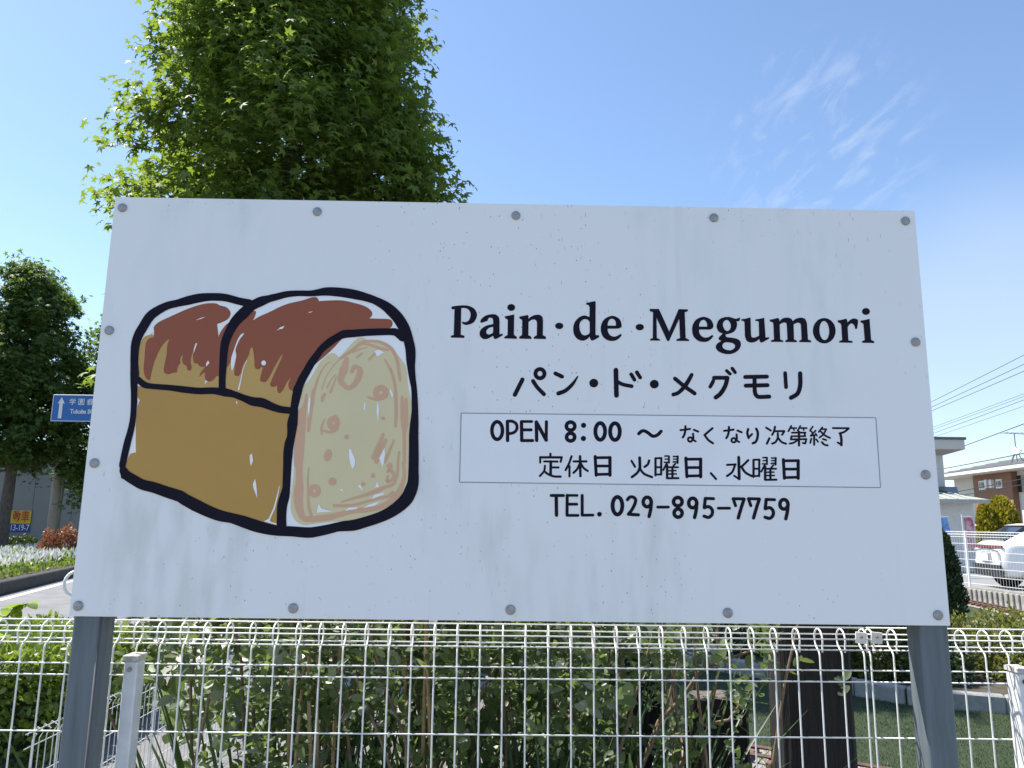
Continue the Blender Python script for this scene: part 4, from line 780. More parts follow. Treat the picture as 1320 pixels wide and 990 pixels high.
# ================================================================== TREES
M_BARK = mat('grey_bark', (0.10, 0.085, 0.07), 0.9, var=0.35, scale=14, bump=0.7, bscale=22, stretch=(1, 1, .35))
M_SG = mat('sweetgum_leaf', (0.105, 0.160, 0.036), 0.55, island=0.42, trans=0.42, tcol=(0.29, 0.40, 0.045), spec=0.3)
M_SGFAR = mat('sweetgum_leaf_far', (0.070, 0.118, 0.028), 0.55, island=0.38, trans=0.34, tcol=(0.19, 0.30, 0.045), spec=0.28)
def tree(name, base, env, zb, trunk_r, nshoot, per, leaf, spread, m, lab, seed, parts=0, lobes=.2, group=None):
    """env: list of (z, radius) for the crown; leaves sit in drooping sprays"""
    rs = np.random.default_rng(seed); root = empty(name, (base[0], base[1], base[2]), lab, 'tree', group)
    ez = np.array([e[0] for e in env]); er = np.array([e[1] for e in env]); ztop = ez[-1]
    b = MB(); pts = []
    for k in range(9):
        t = k / 8; pts.append((base[0] + math.sin(t * 5 + seed) * .05, base[1] + math.cos(t * 4 + seed) * .05, base[2] - .1 + (ztop - base[2]) * .93 * t))
    b.tube(pts, [trunk_r * (1.25 if k == 0 else 1 - .11 * k) for k in range(9)], 10, False); b.build('trunk', M_BARK, root, True)
    lb = MB()
    for k in range(46):
        z = zb + (ztop - zb) * (k + .5) / 46 * .93; a = k * 2.4 + rs.uniform(-.3, .3); R = np.interp(z, ez, er) * .85; h = R * .55
        q = Vector((math.cos(a), math.sin(a), 0)); o_ = Vector((base[0], base[1], z - h * .7))
        lb.tube([o_, o_ + q * R * .45 + Vector((0, 0, h * .35)), o_ + q * R * .8 + Vector((0, 0, h * .55)), o_ + q * R + Vector((0, 0, h * .75))], [trunk_r * .22, trunk_r * .15, trunk_r * .09, .006], 5, False)
    lb.build('limbs', M_BARK, root, True)
    nb = nshoot // 16
    z = rs.uniform(0, 1, nb * 4); zz_ = zb + (ztop - zb) * z; R = np.interp(zz_, ez, er)
    keep = rs.random(len(z)) < R / er.max(); zz_, R = zz_[keep][:nb], R[keep][:nb]; nb = len(zz_)
    a = rs.uniform(0, 2 * math.pi, nb); u = np.stack([np.cos(a), np.sin(a), zz_ * .35], 1)
    lob = 1 + lobes * noise_lobe(u * 1.7, seed); inner = rs.random(nb) < .34; rr = R * lob * np.where(inner, rs.uniform(.25, .7, nb), rs.uniform(.76, .98, nb))
    k = np.repeat(np.arange(nb), 16); ns = len(k); cs = np.where(inner, .34, .22)[k] * (er.max() / 2.5) ** .5
    Pc = np.stack([base[0] + np.cos(a) * rr, base[1] + np.sin(a) * rr, zz_], 1)[k] + rs.normal(size=(ns, 3)) * cs[:, None] * np.array([1, 1, .8]); a = np.arctan2(Pc[:, 1] - base[1], Pc[:, 0] - base[0])
    rep = np.repeat(np.arange(ns), per); N_ = len(rep); outw = np.stack([np.cos(a), np.sin(a), np.full(ns, .25)], 1)[rep]
    P = Pc[rep] + rs.normal(size=(N_, 3)) * spread + outw * rs.uniform(-1, 1, (N_, 1)) * spread
    Dd = outw * .8 + rs.normal(size=(N_, 3)) * .55; Dd[:, 2] -= .55
    Nn = outw * .45 + rs.normal(size=(N_, 3)) * .38; Nn[:, 2] += .75
    Sz = leaf * rs.uniform(.45, 1.2, N_)
    idx = np.arange(N_)
    if parts:
        vis = (P[:, 1] < base[1] - .4) & (P[:, 2] > 5.8) & (P[:, 2] < 9.6)
        sc = np.where(vis, np.hypot(P[:, 0] - base[0], P[:, 1] - base[1]) / np.interp(P[:, 2], ez, er) + Sz * 4, -1); sel = np.argsort(-sc)[:parts]; idx = np.setdiff1d(idx, sel)
        me = np_mesh('leaf', *STAR); me.materials.append(m); Rm = frames(Dd[sel], Nn[sel])
        for i, k in enumerate(sel):
            o = bpy.data.objects.new('leaf', me); COL.objects.link(o); o.parent = root; o.matrix_parent_inverse = Matrix.Translation(-Vector(root.location)); o.matrix_basis = Matrix.Translation(Vector(P[k])) @ Matrix(Rm[i].tolist()).to_4x4() @ Matrix.Scale(Sz[k], 4)
    link('crown', leaf_mesh('crown', P[idx], Dd[idx], Nn[idx], Sz[idx], *STAR), m, root, False, 'stuff')
    return root
bt = at_d(372, 250, 11.7)
tree('sweetgum_tree', (bt.x, bt.y, 0), [(2.4, 1.2), (3.5, 1.75), (5.0, 1.9), (5.7, 2.2), (6.4, 2.4), (7.0, 2.12), (8.4, 1.86), (9.7, 1.62), (11.3, 1.15), (12.6, .6), (13.2, .15)], 2.5, .2, 8200, 10, .112, .10, M_SG, 'big leafy sweetgum tree with star-shaped leaves rising above the signboard', 3, 260, .05)
t1 = at_d(14, 600, 28)
tree('sweetgum_tree', (t1.x, t1.y, .2), [(3.5, 1.4), (4.1, 2.0), (5.5, 2.0), (7.6, 1.75), (9.0, 1.4), (10.1, .95), (10.8, .5), (11.0, .15)], 3.5, .24, 3800, 10, .15, .13, M_SGFAR, 'columnar sweetgum street tree standing in the white flowers', 5, 0, .22, 'street trees along the planted strip')
t2 = at_d(160, 600, 31)
tree('sweetgum_tree', (t2.x, t2.y, .2), [(2.2, 1.4), (3.2, 2.2), (5.0, 2.25), (7.0, 1.9), (9.0, 1.3), (10.5, .7), (11.4, .1)], 2.2, .24, 2300, 10, .16, .15, M_SGFAR, 'columnar sweetgum street tree behind the blue road sign', 9, 0, .2, 'street trees along the planted strip')

# conifers on the right
def conifer(px_, py_, h, r, m, lab, n, size, group=None, zg=0.0):
    p = at_z(px_, py_, zg); root = empty('conifer', (p.x, p.y, zg), lab, 'conifer', group)
    t = rng.random(n) ** .8; a = rng.uniform(0, 6.283, n); R = r * np.sqrt(np.clip(1 - t ** 2.4, .004, 1)) * np.minimum(1, .6 + t * 3); u = np.stack([np.cos(a) * 2, np.sin(a) * 2, t * 5], 1)
    rr = R * (.72 + .28 * rng.random(n)) * (1 + .20 * noise_lobe(u * 1.4, int(px_)))
    P = np.stack([p.x + np.cos(a) * rr, p.y + np.sin(a) * rr, zg + .04 + t * h], 1); o_ = np.stack([np.cos(a), np.sin(a), np.zeros(n)], 1)
    Dd = o_ * .5 + rng.normal(size=(n, 3)) * .3; Dd[:, 2] += .9; Nn = o_ + rng.normal(size=(n, 3)) * .5
    link('crown', leaf_mesh('crown', P, Dd, Nn, size * rng.uniform(.6, 1.3, n), *DIAM), m, root, False, 'stuff')
    b = MB(); b.tube([(p.x, p.y, zg - .05), (p.x, p.y, zg + h * .85)], [r * .14, .01], 7, False); b.build('trunk', M_BARK, root, True)
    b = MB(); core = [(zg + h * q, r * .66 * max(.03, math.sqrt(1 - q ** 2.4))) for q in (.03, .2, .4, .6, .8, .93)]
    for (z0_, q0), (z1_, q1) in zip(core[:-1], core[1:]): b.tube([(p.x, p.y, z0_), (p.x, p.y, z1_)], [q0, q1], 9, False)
    b.build('shade_core', mat('conifer_shade', (0.02, 0.03, 0.012), 0.95, var=.4, scale=20), root)  # solid dark core, its colour stands in for shade inside the crown
M_CON = mat('dark_conifer_leaf', (0.030, 0.060, 0.022), 0.6, island=0.45, trans=0.15, tcol=(0.06, 0.12, 0.02))
M_GOLD = mat('golden_conifer_leaf', (0.30, 0.265, 0.025), 0.6, island=0.45, trans=0.28, tcol=(0.5, 0.45, 0.03))
conifer(1214, 806, 1.46, .36, M_CON, 'narrow dark green conifer at the right edge of the signboard', 9000, .06)
conifer(1297, 729, 2.72, .74, M_GOLD, 'large golden conifer in front of the brown apartment house', 6500, .16, 'golden conifers')
conifer(1276, 729, 2.42, .42, M_GOLD, 'slimmer golden conifer nestling against the large one', 4000, .15, 'golden conifers')

# ================================================================== LEFT: STREET SIDE
# clipped bright hedge between path and road
M_HEDGE = mat('bright_hedge_leaf', (0.115, 0.165, 0.022), 0.45, island=0.35, trans=0.30, tcol=(0.34, 0.46, 0.04))
def hedge(name, x0, x1, y0, y1, h, n, size, m, lab, z0=0.0, rot=None, org=None, cat='hedge'):
    root = empty(name, ((x0 + x1) / 2, (y0 + y1) / 2, z0) if org is None else org, lab, cat)
    q = rng.random((n, 3)); side = rng.integers(0, 5, n); e = .10 * rng.random(n)
    P = np.stack([x0 + (x1 - x0) * q[:, 0], y0 + (y1 - y0) * q[:, 1], h * q[:, 2] ** .9], 1)
    P[side <= 1, 2] = h - e[side <= 1] * h; P[side == 2, 1] = y0 + e[side == 2]; P[side == 3, 0] = x1 - e[side == 3]
    u = np.zeros((n, 3)); u[side <= 1, 2] = 1; u[side == 2, 1] = -1; u[side == 3, 0] = 1
    P += u * (.07 * noise_lobe(P * 4, 4))[:, None] + rng.normal(size=(n, 3)) * .02
    Dd = u * .6 + rng.normal(size=(n, 3)) * .6; Dd[:, 2] += .45; Nn = u * .5 + rng.normal(size=(n, 3)) * .5; Nn[:, 2] += .6
    if rot is not None: M3 = np.array(rot); P = P @ M3.T + np.array([org[0], org[1], 0]); Dd = Dd @ M3.T; Nn = Nn @ M3.T
    P[:, 2] += z0
    link('foliage', leaf_mesh('foliage', P, Dd, Nn, size * rng.uniform(.6, 1.2, n), *OVAL), m, root, False, 'stuff')
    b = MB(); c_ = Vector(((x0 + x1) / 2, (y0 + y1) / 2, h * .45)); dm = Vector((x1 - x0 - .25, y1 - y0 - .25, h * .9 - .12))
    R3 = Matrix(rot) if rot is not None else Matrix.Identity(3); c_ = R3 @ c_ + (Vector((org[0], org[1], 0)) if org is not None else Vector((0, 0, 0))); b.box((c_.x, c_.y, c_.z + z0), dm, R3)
    b.build('shade_core', mat('conifer_shade', (0.02, 0.03, 0.012), 0.95), root); return root  # near-black box painting the shade inside the hedge
hedge('clipped_hedge', -4.6, -2.72, 5.0, 6.6, .64, 15000, .05, M_HEDGE, 'bright yellow-green clipped hedge beside the left steel post')
# sprig with rounded leaves that reaches in from the left
sp = empty('leafy_sprout', (-1.86, 2.62, 0), 'young sprout with rounded green leaves rising over the bright hedge', 'plant')
stem = [Vector((-1.90, 2.75, 0)), Vector((-1.86, 2.68, .6)), at_y(-14, 840, 2.6), at_y(4, 800, 2.55), at_y(22, 782, 2.5), at_y(36, 778, 2.5)]
b = MB(); b.tube(stem, [.009, .008, .005, .004, .003, .0015], 6, False); b.build('stem', M_TWIG, sp, True)
M_SPR = mat('sprout_leaf', (0.10, 0.17, 0.022), 0.4, objrand=0.4, trans=0.4, tcol=(0.36, 0.50, 0.05))
rl = oval_leaf(.42, .08, .15); me_s = np_mesh('leaf', *rl); me_s.materials.append(M_SPR); me_s.polygons.foreach_set('use_smooth', [True] * len(me_s.polygons))
for k in range(24):
    p = stem[2 + k % 3].lerp(stem[3 + k % 3], random.random()); o = bpy.data.objects.new('leaf', me_s); COL.objects.link(o); child(o, sp); s_ = random.uniform(.035, .062)
    o.location = p; o.rotation_euler = (random.uniform(-.9, .5), random.uniform(-.5, .5), random.uniform(0, 6.28)); o.scale = (s_, s_, s_)
# white pipe barrier whose curved end shows left of the board
gp = at_z(100, 793); gr = empty('pipe_barrier', (gp.x, gp.y, 0), 'white pipe barrier with rounded end beside the road', 'barrier')
M_WPIPE = mat('white_pipe', (0.75, 0.75, 0.72), 0.4, var=0.08, scale=12)
pA = at_d(84, 757, 11.2); dirp = Vector((.55, 1, 0)).normalized(); zr = (pA.z + .22, pA.z - .12)
for z in zr:
    r = .10; pts = [pA + dirp * 2.2 + Vector((0, 0, z - pA.z)), pA + dirp * .15 + Vector((0, 0, z - pA.z))]
    MB().tube([(p.x, p.y, z) for p in (pts[0], pts[1])], .024, 8).build('rail', M_WPIPE, gr, True)
arc = [pA + dirp * (.15 - .17 * math.cos(rad(a))) + Vector((0, 0, (zr[0] + zr[1]) / 2 - pA.z + .17 * math.sin(rad(a)))) for a in range(-90, 91, 20)]
MB().tube(arc, .024, 8).build('bend', M_WPIPE, gr, True)
for t in (.35, 1.9): q = pA + dirp * t; MB().tube([(q.x, q.y, -.1), (q.x, q.y, zr[0])], .028, 8).build('post', M_WPIPE, gr, True)

# planted strip: white flower spikes over green leaves (nobody could count them)
n = 15000; tt = rng.uniform(6, 40, n); dd = rng.uniform(.15, 3.4, n); o3 = np.array(mA); kd3 = np.array(kd); kn3 = np.array(kn)
P = o3 + kd3 * tt[:, None] - kn3 * dd[:, None]; hgt = .10 + .22 * np.clip((dd - .1) / .5, 0, 1)
P[:, 2] = .20 + rng.random(n) * hgt; Dd = rng.normal(size=(n, 3)) * .5; Dd[:, 2] += 1; Nn = rng.normal(size=(n, 3)); Nn[:, 2] += .4
M_FLG = mat('flower_bed_leaf', (0.10, 0.165, 0.025), 0.5, island=0.35, trans=0.3, tcol=(0.32, 0.45, 0.05))
link('bedding_foliage', leaf_mesh('bedding_foliage', P, Dd, Nn, rng.uniform(.08, .16, n), *DIAM), M_FLG, None, False, 'stuff')['label'] = 'low green foliage of the roadside flower bed'
n = 9000; tt = rng.uniform(6, 40, n); dd = rng.uniform(.38, 3.2, n) ; P = o3 + kd3 * tt[:, None] - kn3 * dd[:, None]; P[:, 2] = .34 + rng.random(n) * .16; Dd = rng.normal(size=(n, 3)) * .28; Dd[:, 2] += 1
M_WFL = mat('white_flower', (0.82, 0.80, 0.76), 0.7, island=0.1, trans=0.3, tcol=(0.7, 0.7, 0.65))
link('white_flowers', leaf_mesh('white_flowers', P, Dd, rng.normal(size=(n, 3)), rng.uniform(.12, .22, n), DIAM[0] * np.array([.55, 1, 1]), DIAM[1]), M_WFL, None, False, 'stuff')['label'] = 'white flower spikes filling the roadside bed'

# grey building side with poster, pole, red hedge
M_GWALL = mat('grey_metal_siding', (0.24, 0.255, 0.26), 0.6, var=0.06, scale=1.2); M_GTRIM = mat('grey_trim', (0.18, 0.185, 0.185), 0.6)
wl_, wr_ = at_d(-120, 640, 33), at_d(190, 640, 37); wv = Vector((wr_.x - wl_.x, wr_.y - wl_.y, 0)); wang = math.atan2(wv.y, wv.x); WR = Matrix.Rotation(wang, 3, 'Z'); wlen = wv.length
bld = empty('grey_building', ((wl_.x + wr_.x) / 2, (wl_.y + wr_.y) / 2, 0), 'plain grey metal-clad building behind the street trees', 'building')
inw = Vector((-math.sin(wang), math.cos(wang), 0)); mid = (wl_ + wr_) / 2
WH = at_d(60, 585, 35).z
for k in range(12):
    t = (k + .5) / 12; c_ = Vector((wl_.x, wl_.y, 0)) + wv * t; MB().box((c_.x, c_.y, WH / 2), (wlen / 12 - .012, .08, WH), WR).build('wall_panel', M_GWALL, bld)
c_ = Vector((mid.x, mid.y, 0)) + inw * 4.1; MB().box((c_.x, c_.y, WH / 2 - .02), (wlen - .02, 8.0, WH - .04), WR).build('body', M_GTRIM, bld)
MB().box((c_.x - inw.x * .1, c_.y - inw.y * .1, WH + .1), (wlen + .3, 8.6, .2), WR).build('roof_edge', M_GTRIM, bld)
def wall_pt(px_, py_, off=.06):
    d = ray(px_, py_); nn = inw; p0 = Vector((wl_.x, wl_.y, 0)) - inw * off; t = (p0 - CAM).dot(nn) / d.dot(nn); return CAM + d * t
def wall_quad(px0, py0, px1, py1, off, name, m, parent, th=.03):
    a, c_ = wall_pt(px0, py0, off), wall_pt(px1, py1, off); q = (a + c_) / 2; w = (Vector((c_.x, c_.y)) - Vector((a.x, a.y))).length
    return MB().box((q.x, q.y, q.z), (w, th, abs(a.z - c_.z)), WR).build(name, m, parent)
def text_mesh(txt, size, m, org, R3, parent, name='lettering', sx=1.0, bold=.0):
    cu = bpy.data.curves.new('t', 'FONT'); cu.body = txt; cu.size = size; cu.align_x = 'CENTER'; cu.align_y = 'CENTER'; cu.offset = bold
    to = bpy.data.objects.new('t', cu); COL.objects.link(to); dg = bpy.context.evaluated_depsgraph_get(); me = bpy.data.meshes.new_from_object(to.evaluated_get(dg)); bpy.data.objects.remove(to)
    M4 = Matrix.Translation(org) @ R3.to_4x4() @ Matrix.Rotation(rad(90), 4, 'X') @ Matrix.Diagonal((sx, 1, 1, 1)); me.transform(M4); me.materials.clear(); return link(name, me, m, parent)
po = empty('wall_poster', wall_pt(12, 673), 'yellow and blue printed sign board mounted on the grey building', 'sign')
M_YELP = mat('print_yellow', (0.70, 0.50, 0.03), 0.5, var=.05, scale=6); M_REDP = mat('print_red', (0.45, 0.03, 0.03), 0.5); M_BLUP = mat('print_blue', (0.02, 0.06, 0.36), 0.5, var=.05, scale=6); M_WHP = mat('print_white', (0.8, 0.8, 0.8), 0.5)
wall_quad(-40, 657, 39, 675, .10, 'yellow_field', M_YELP, po); wall_quad(-40, 675, 37, 686, .10, 'blue_field', M_BLUP, po)
q0, q1 = wall_pt(0, 657), wall_pt(0, 675); hh = (q0.z - q1.z)
text_mesh('動車', hh * .86, M_REDP, wall_pt(27, 666.5, .14), WR, po, 'red_lettering', .62, .004); text_mesh('13-19-7', hh * .62, M_WHP, wall_pt(25, 680.5, .14), WR, po, 'white_lettering', .62, .003)
pp = at_z(66, 716, .2); ppole = empty('concrete_utility_pole', (pp.x, pp.y, .2), 'pale concrete utility pole with a conduit against the grey building', 'pole')
pd = wall_pt(66, 640).length; PB = at_d(66, 690, 30); PT = Vector((PB.x, PB.y, 9.0)); ppole.location = (PB.x, PB.y, .2)
MB().tube([(PB.x, PB.y, .0), (PB.x, PB.y, 7.6)], [.20, .15], 14).build('shaft', mat('pole_concrete', (0.38, 0.37, 0.34), 0.85, var=.1, scale=6), ppole, True)
MB().tube([(PB.x + .27, PB.y - .02, .0), (PB.x + .25, PB.y - .02, 5)], .045, 8).build('conduit', M_GTRIM, ppole, True)
for z in (2.0, 3.0, 4.0): MB().tube([(PB.x - .03, PB.y, z), (PB.x + .27, PB.y, z)], .22, 10).build('strap', M_GTRIM, ppole) if False else MB().bbox((PB.x + .14, PB.y - .16, z), (.36, .05, .06), .01).build('strap', M_GTRIM, ppole)
M_REDL = mat('photinia_leaf', (0.30, 0.11, 0.06), 0.4, island=0.5, trans=0.3, tcol=(0.42, 0.13, 0.06), col2=(0.08, 0.09, 0.03), scale=4)
rc = at_d(79, 700, 23); bush('red_leaved_hedge', (rc.x, rc.y), .66, .5, .98, 3500, .075, M_REDL, 'rounded hedge plant with reddish young leaves behind the white flowers', 'hedge plant', None, .6, True, OVAL, .2)
gc = at_d(22, 712, 29); bush('dark_groundcover_bush', (gc.x - .3, gc.y), 1.3, .6, .62, 3000, .09, M_DKLEAF, 'low dark green bush at the foot of the grey building', 'shrub', None, .6, True, OVAL, .2)

# blue direction sign
M_SBLUE = mat('sign_blue', (0.015, 0.13, 0.42), 0.45, var=.04, scale=4); M_SWH = mat('sign_white', (0.75, 0.76, 0.76), 0.5)
SD = 17.5; s0, s1 = at_d(68.5, 508.5, SD), at_d(68.5, 544, SD); sh = s0.z - s1.z; sw = 2.0; sx0 = s0.x + .015; sy = s0.y; sz = (s0.z + s1.z) / 2
poleX = at_d(152, 540, SD).x
rs_ = empty('direction_sign', (poleX, sy + .08, 0), 'blue direction sign with white up arrow in front of the trees', 'road sign')
SR = Matrix.Rotation(rad(3), 3, 'Z')
MB().bbox((sx0 + sw / 2, sy, sz), (sw, .03, sh), .004).build('sign_face', M_SBLUE, rs_)
for (cx_, cz_, w, h) in ((sx0 + sw / 2, sz + sh / 2 - .012, sw - .02, .014), (sx0 + sw / 2, sz - sh / 2 + .012, sw - .02, .014), (sx0 + .012, sz, .014, sh - .05)): MB().box((cx_, sy - .018, cz_), (w, .004, h)).build('border', M_SWH, rs_)
ax_ = at_d(80.5, 530, SD).x; u = sh / 36
b = MB(); b.add([(ax_ + dx_ * u, sy - .020, sz + dz_ * u) for dx_, dz_ in ((-2.3, -14), (2.3, -14), (2.3, 6), (4.6, 6), (0, 14.5), (-4.6, 6), (-2.3, 6))], [tuple(range(7))]); b.build('arrow', M_SWH, rs_)
tx = at_d(107, 530, SD).x
def sign_char(strokes, cx, cz, size, parent):
    b_ = MB()
    for k, (x0_, y0_, x1_, y1_) in enumerate(strokes):
        p, q = Vector((cx + (x0_ - 5) / 10 * size, cz - (y0_ - 5) / 10 * size)), Vector((cx + (x1_ - 5) / 10 * size, cz - (y1_ - 5) / 10 * size)); t = (q - p).normalized(); n_ = Vector((-t.y, t.x)) * size * .048; p = p - t * size * .03; q = q + t * size * .03
        b_.add([(r.x, sy - .0200 - k * .0004, r.y) for r in (p + n_, q + n_, q - n_, p - n_)], [(0, 1, 2, 3)])
    return b_.build('letter', M_SWH, parent)
gaku = [(2, .3, 2.8, 1.8), (4.7, .1, 5.1, 1.6), (8, .3, 7, 1.8), (.8, 2.5, 9.2, 2.5), (.8, 2.5, .6, 4), (9.2, 2.5, 9, 4), (2.5, 4.2, 7.4, 4.2), (7.4, 4.2, 5.2, 5.6), (5.2, 5.6, 5.2, 9.4), (5.2, 9.4, 3.8, 9), (.6, 6.6, 9.4, 6.6)]
en = [(.8, .6, 9.2, .6), (.8, .6, .8, 9.5), (9.2, .6, 9.2, 9.5), (.8, 9.4, 9.2, 9.4), (3, 2.2, 7, 2.2), (5, 1.2, 5, 3.4), (2.2, 3.5, 7.8, 3.5), (3.2, 4.7, 6.8, 4.7), (3.2, 4.7, 3.2, 6), (6.8, 4.7, 6.8, 6), (3.2, 6, 6.8, 6), (5, 6, 2.6, 8), (4.6, 6.6, 4.6, 8.4), (5, 6.2, 7.8, 8.3)]
to_ = [(1, 2, 5.4, 2), (3.2, .4, 3.2, 3.6), (.4, 3.7, 6, 3.7), (5.8, .8, 1, 6), (2, 5.4, 5, 5.4), (2, 5.4, 2, 9.4), (5, 5.4, 5, 9.4), (2, 7.3, 5, 7.3), (2, 9.3, 5, 9.3), (7, .8, 7, 9.8), (7, .9, 9.3, .9), (9.3, .9, 8.2, 4), (8.2, 4, 9.4, 6), (9.4, 6, 8, 7.6)]
for k, ch in enumerate((gaku, en, to_)): sign_char(ch, at_d(95 + k * 11.2, 518, SD).x, sz + sh * .235, sh * .235, rs_)
text_mesh('Tukuba SC', sh * .22, M_SWH, Vector((tx + .02, sy - .020, sz - sh * .13)), Matrix.Identity(3), rs_, 'lettering', .88, .004)
M_POLE = mat('galvanised_pole', (0.42, 0.43, 0.43), 0.5, metal=.5, var=.08, scale=5)
MB().tube([(poleX, sy + .10, -.1), (poleX, sy + .10, sz + .5)], .07, 12).build('pole', M_POLE, rs_, True)
for dz_ in (-.2, .2): MB().tube([(poleX, sy + .10, sz + dz_), (sx0 + .15, sy + .05, sz + dz_)], .03, 8).build('arm', M_POLE, rs_, True)

# ================================================================== RIGHT: CAR PARK AND HOUSES
# low ribbed retaining wall with mesh fence on top
wa, wb = at_z(1345, 790), at_z(1150, 762); wdir = Vector((wb.x - wa.x, wb.y - wa.y, 0)); wlen2 = wdir.length; wdn = wdir.normalized(); wan = math.atan2(wdn.y, wdn.x); WR2 = Matrix.Rotation(wan, 3, 'Z'); WH2 = .33
M_RIB = mat('ribbed_concrete', (0.30, 0.29, 0.26), 0.9, var=.25, scale=7, bump=.3, bscale=60)
rw = empty('retaining_wall', (wa.x, wa.y, 0), 'low ribbed concrete retaining wall below the white car park fence', 'wall')
c_ = wa + wdir / 2; MB().box((c_.x, c_.y, WH2 / 2 - .05), (wlen2, .12, WH2 + .08), WR2).build('wall_core', M_RIB, rw)
nrib = int(wlen2 / .14); ribm = MB().bbox((0, 0, 0), (.085, .04, WH2 - .03), .012).mesh('rib'); ribm.materials.append(M_RIB); inner2 = Vector((-wdn.y, wdn.x, 0)); inner2 = inner2 if inner2.x < 0 else -inner2
for k in range(min(nrib, 250)):
    p = wa + wdn * (.07 + .14 * k) + inner2 * .075; o = bpy.data.objects.new('rib', ribm); COL.objects.link(o); child(o, rw); o.location = (p.x, p.y, WH2 / 2 - .03); o.rotation_euler = (0, 0, wan)
pf = empty('car_park_fence', (wa.x, wa.y, WH2), 'white wire mesh fence on the ribbed wall beside the parked car', 'fence')
FZ = 1.43
for z in (WH2 + .06, WH2 + .22, WH2 + .38, WH2 + .54, WH2 + .70, WH2 + .86, WH2 + 1.0, FZ - .05, FZ):
    a, c_ = wa, wb; MB().tube([(a.x, a.y, z), (c_.x, c_.y, z)], .006 if z < FZ - .06 else .009, 5).build('horizontal_wire', M_FWHITE2, pf)
b = MB()
for k in range(int(wlen2 / .075)): p = wa + wdn * .075 * k; b.tube([(p.x, p.y, WH2), (p.x, p.y, FZ)], .0032, 4, False)
b.build('upright_wires', M_FWHITE2, pf, False, 'stuff')
def wall_t(px_):
    d = ray(px_, 760); n_ = Vector((-wdn.y, wdn.x, 0)); t = (Vector((wa.x, wa.y, 0)) - CAM).dot(n_) / d.dot(n_); p = CAM + d * t; return (Vector((p.x, p.y, 0)) - Vector((wa.x, wa.y, 0))).dot(wdn) / wlen2
for t in (.01, wall_t(1251), wall_t(1251) + 2.0 / wlen2, wall_t(1251) + 4.0 / wlen2): p = wa + wdir * t; MB().bbox((p.x, p.y, (WH2 + FZ) / 2), (.04, .04, FZ - WH2 + .04), .006, WR2).build('fence_post', M_FPOST, pf)

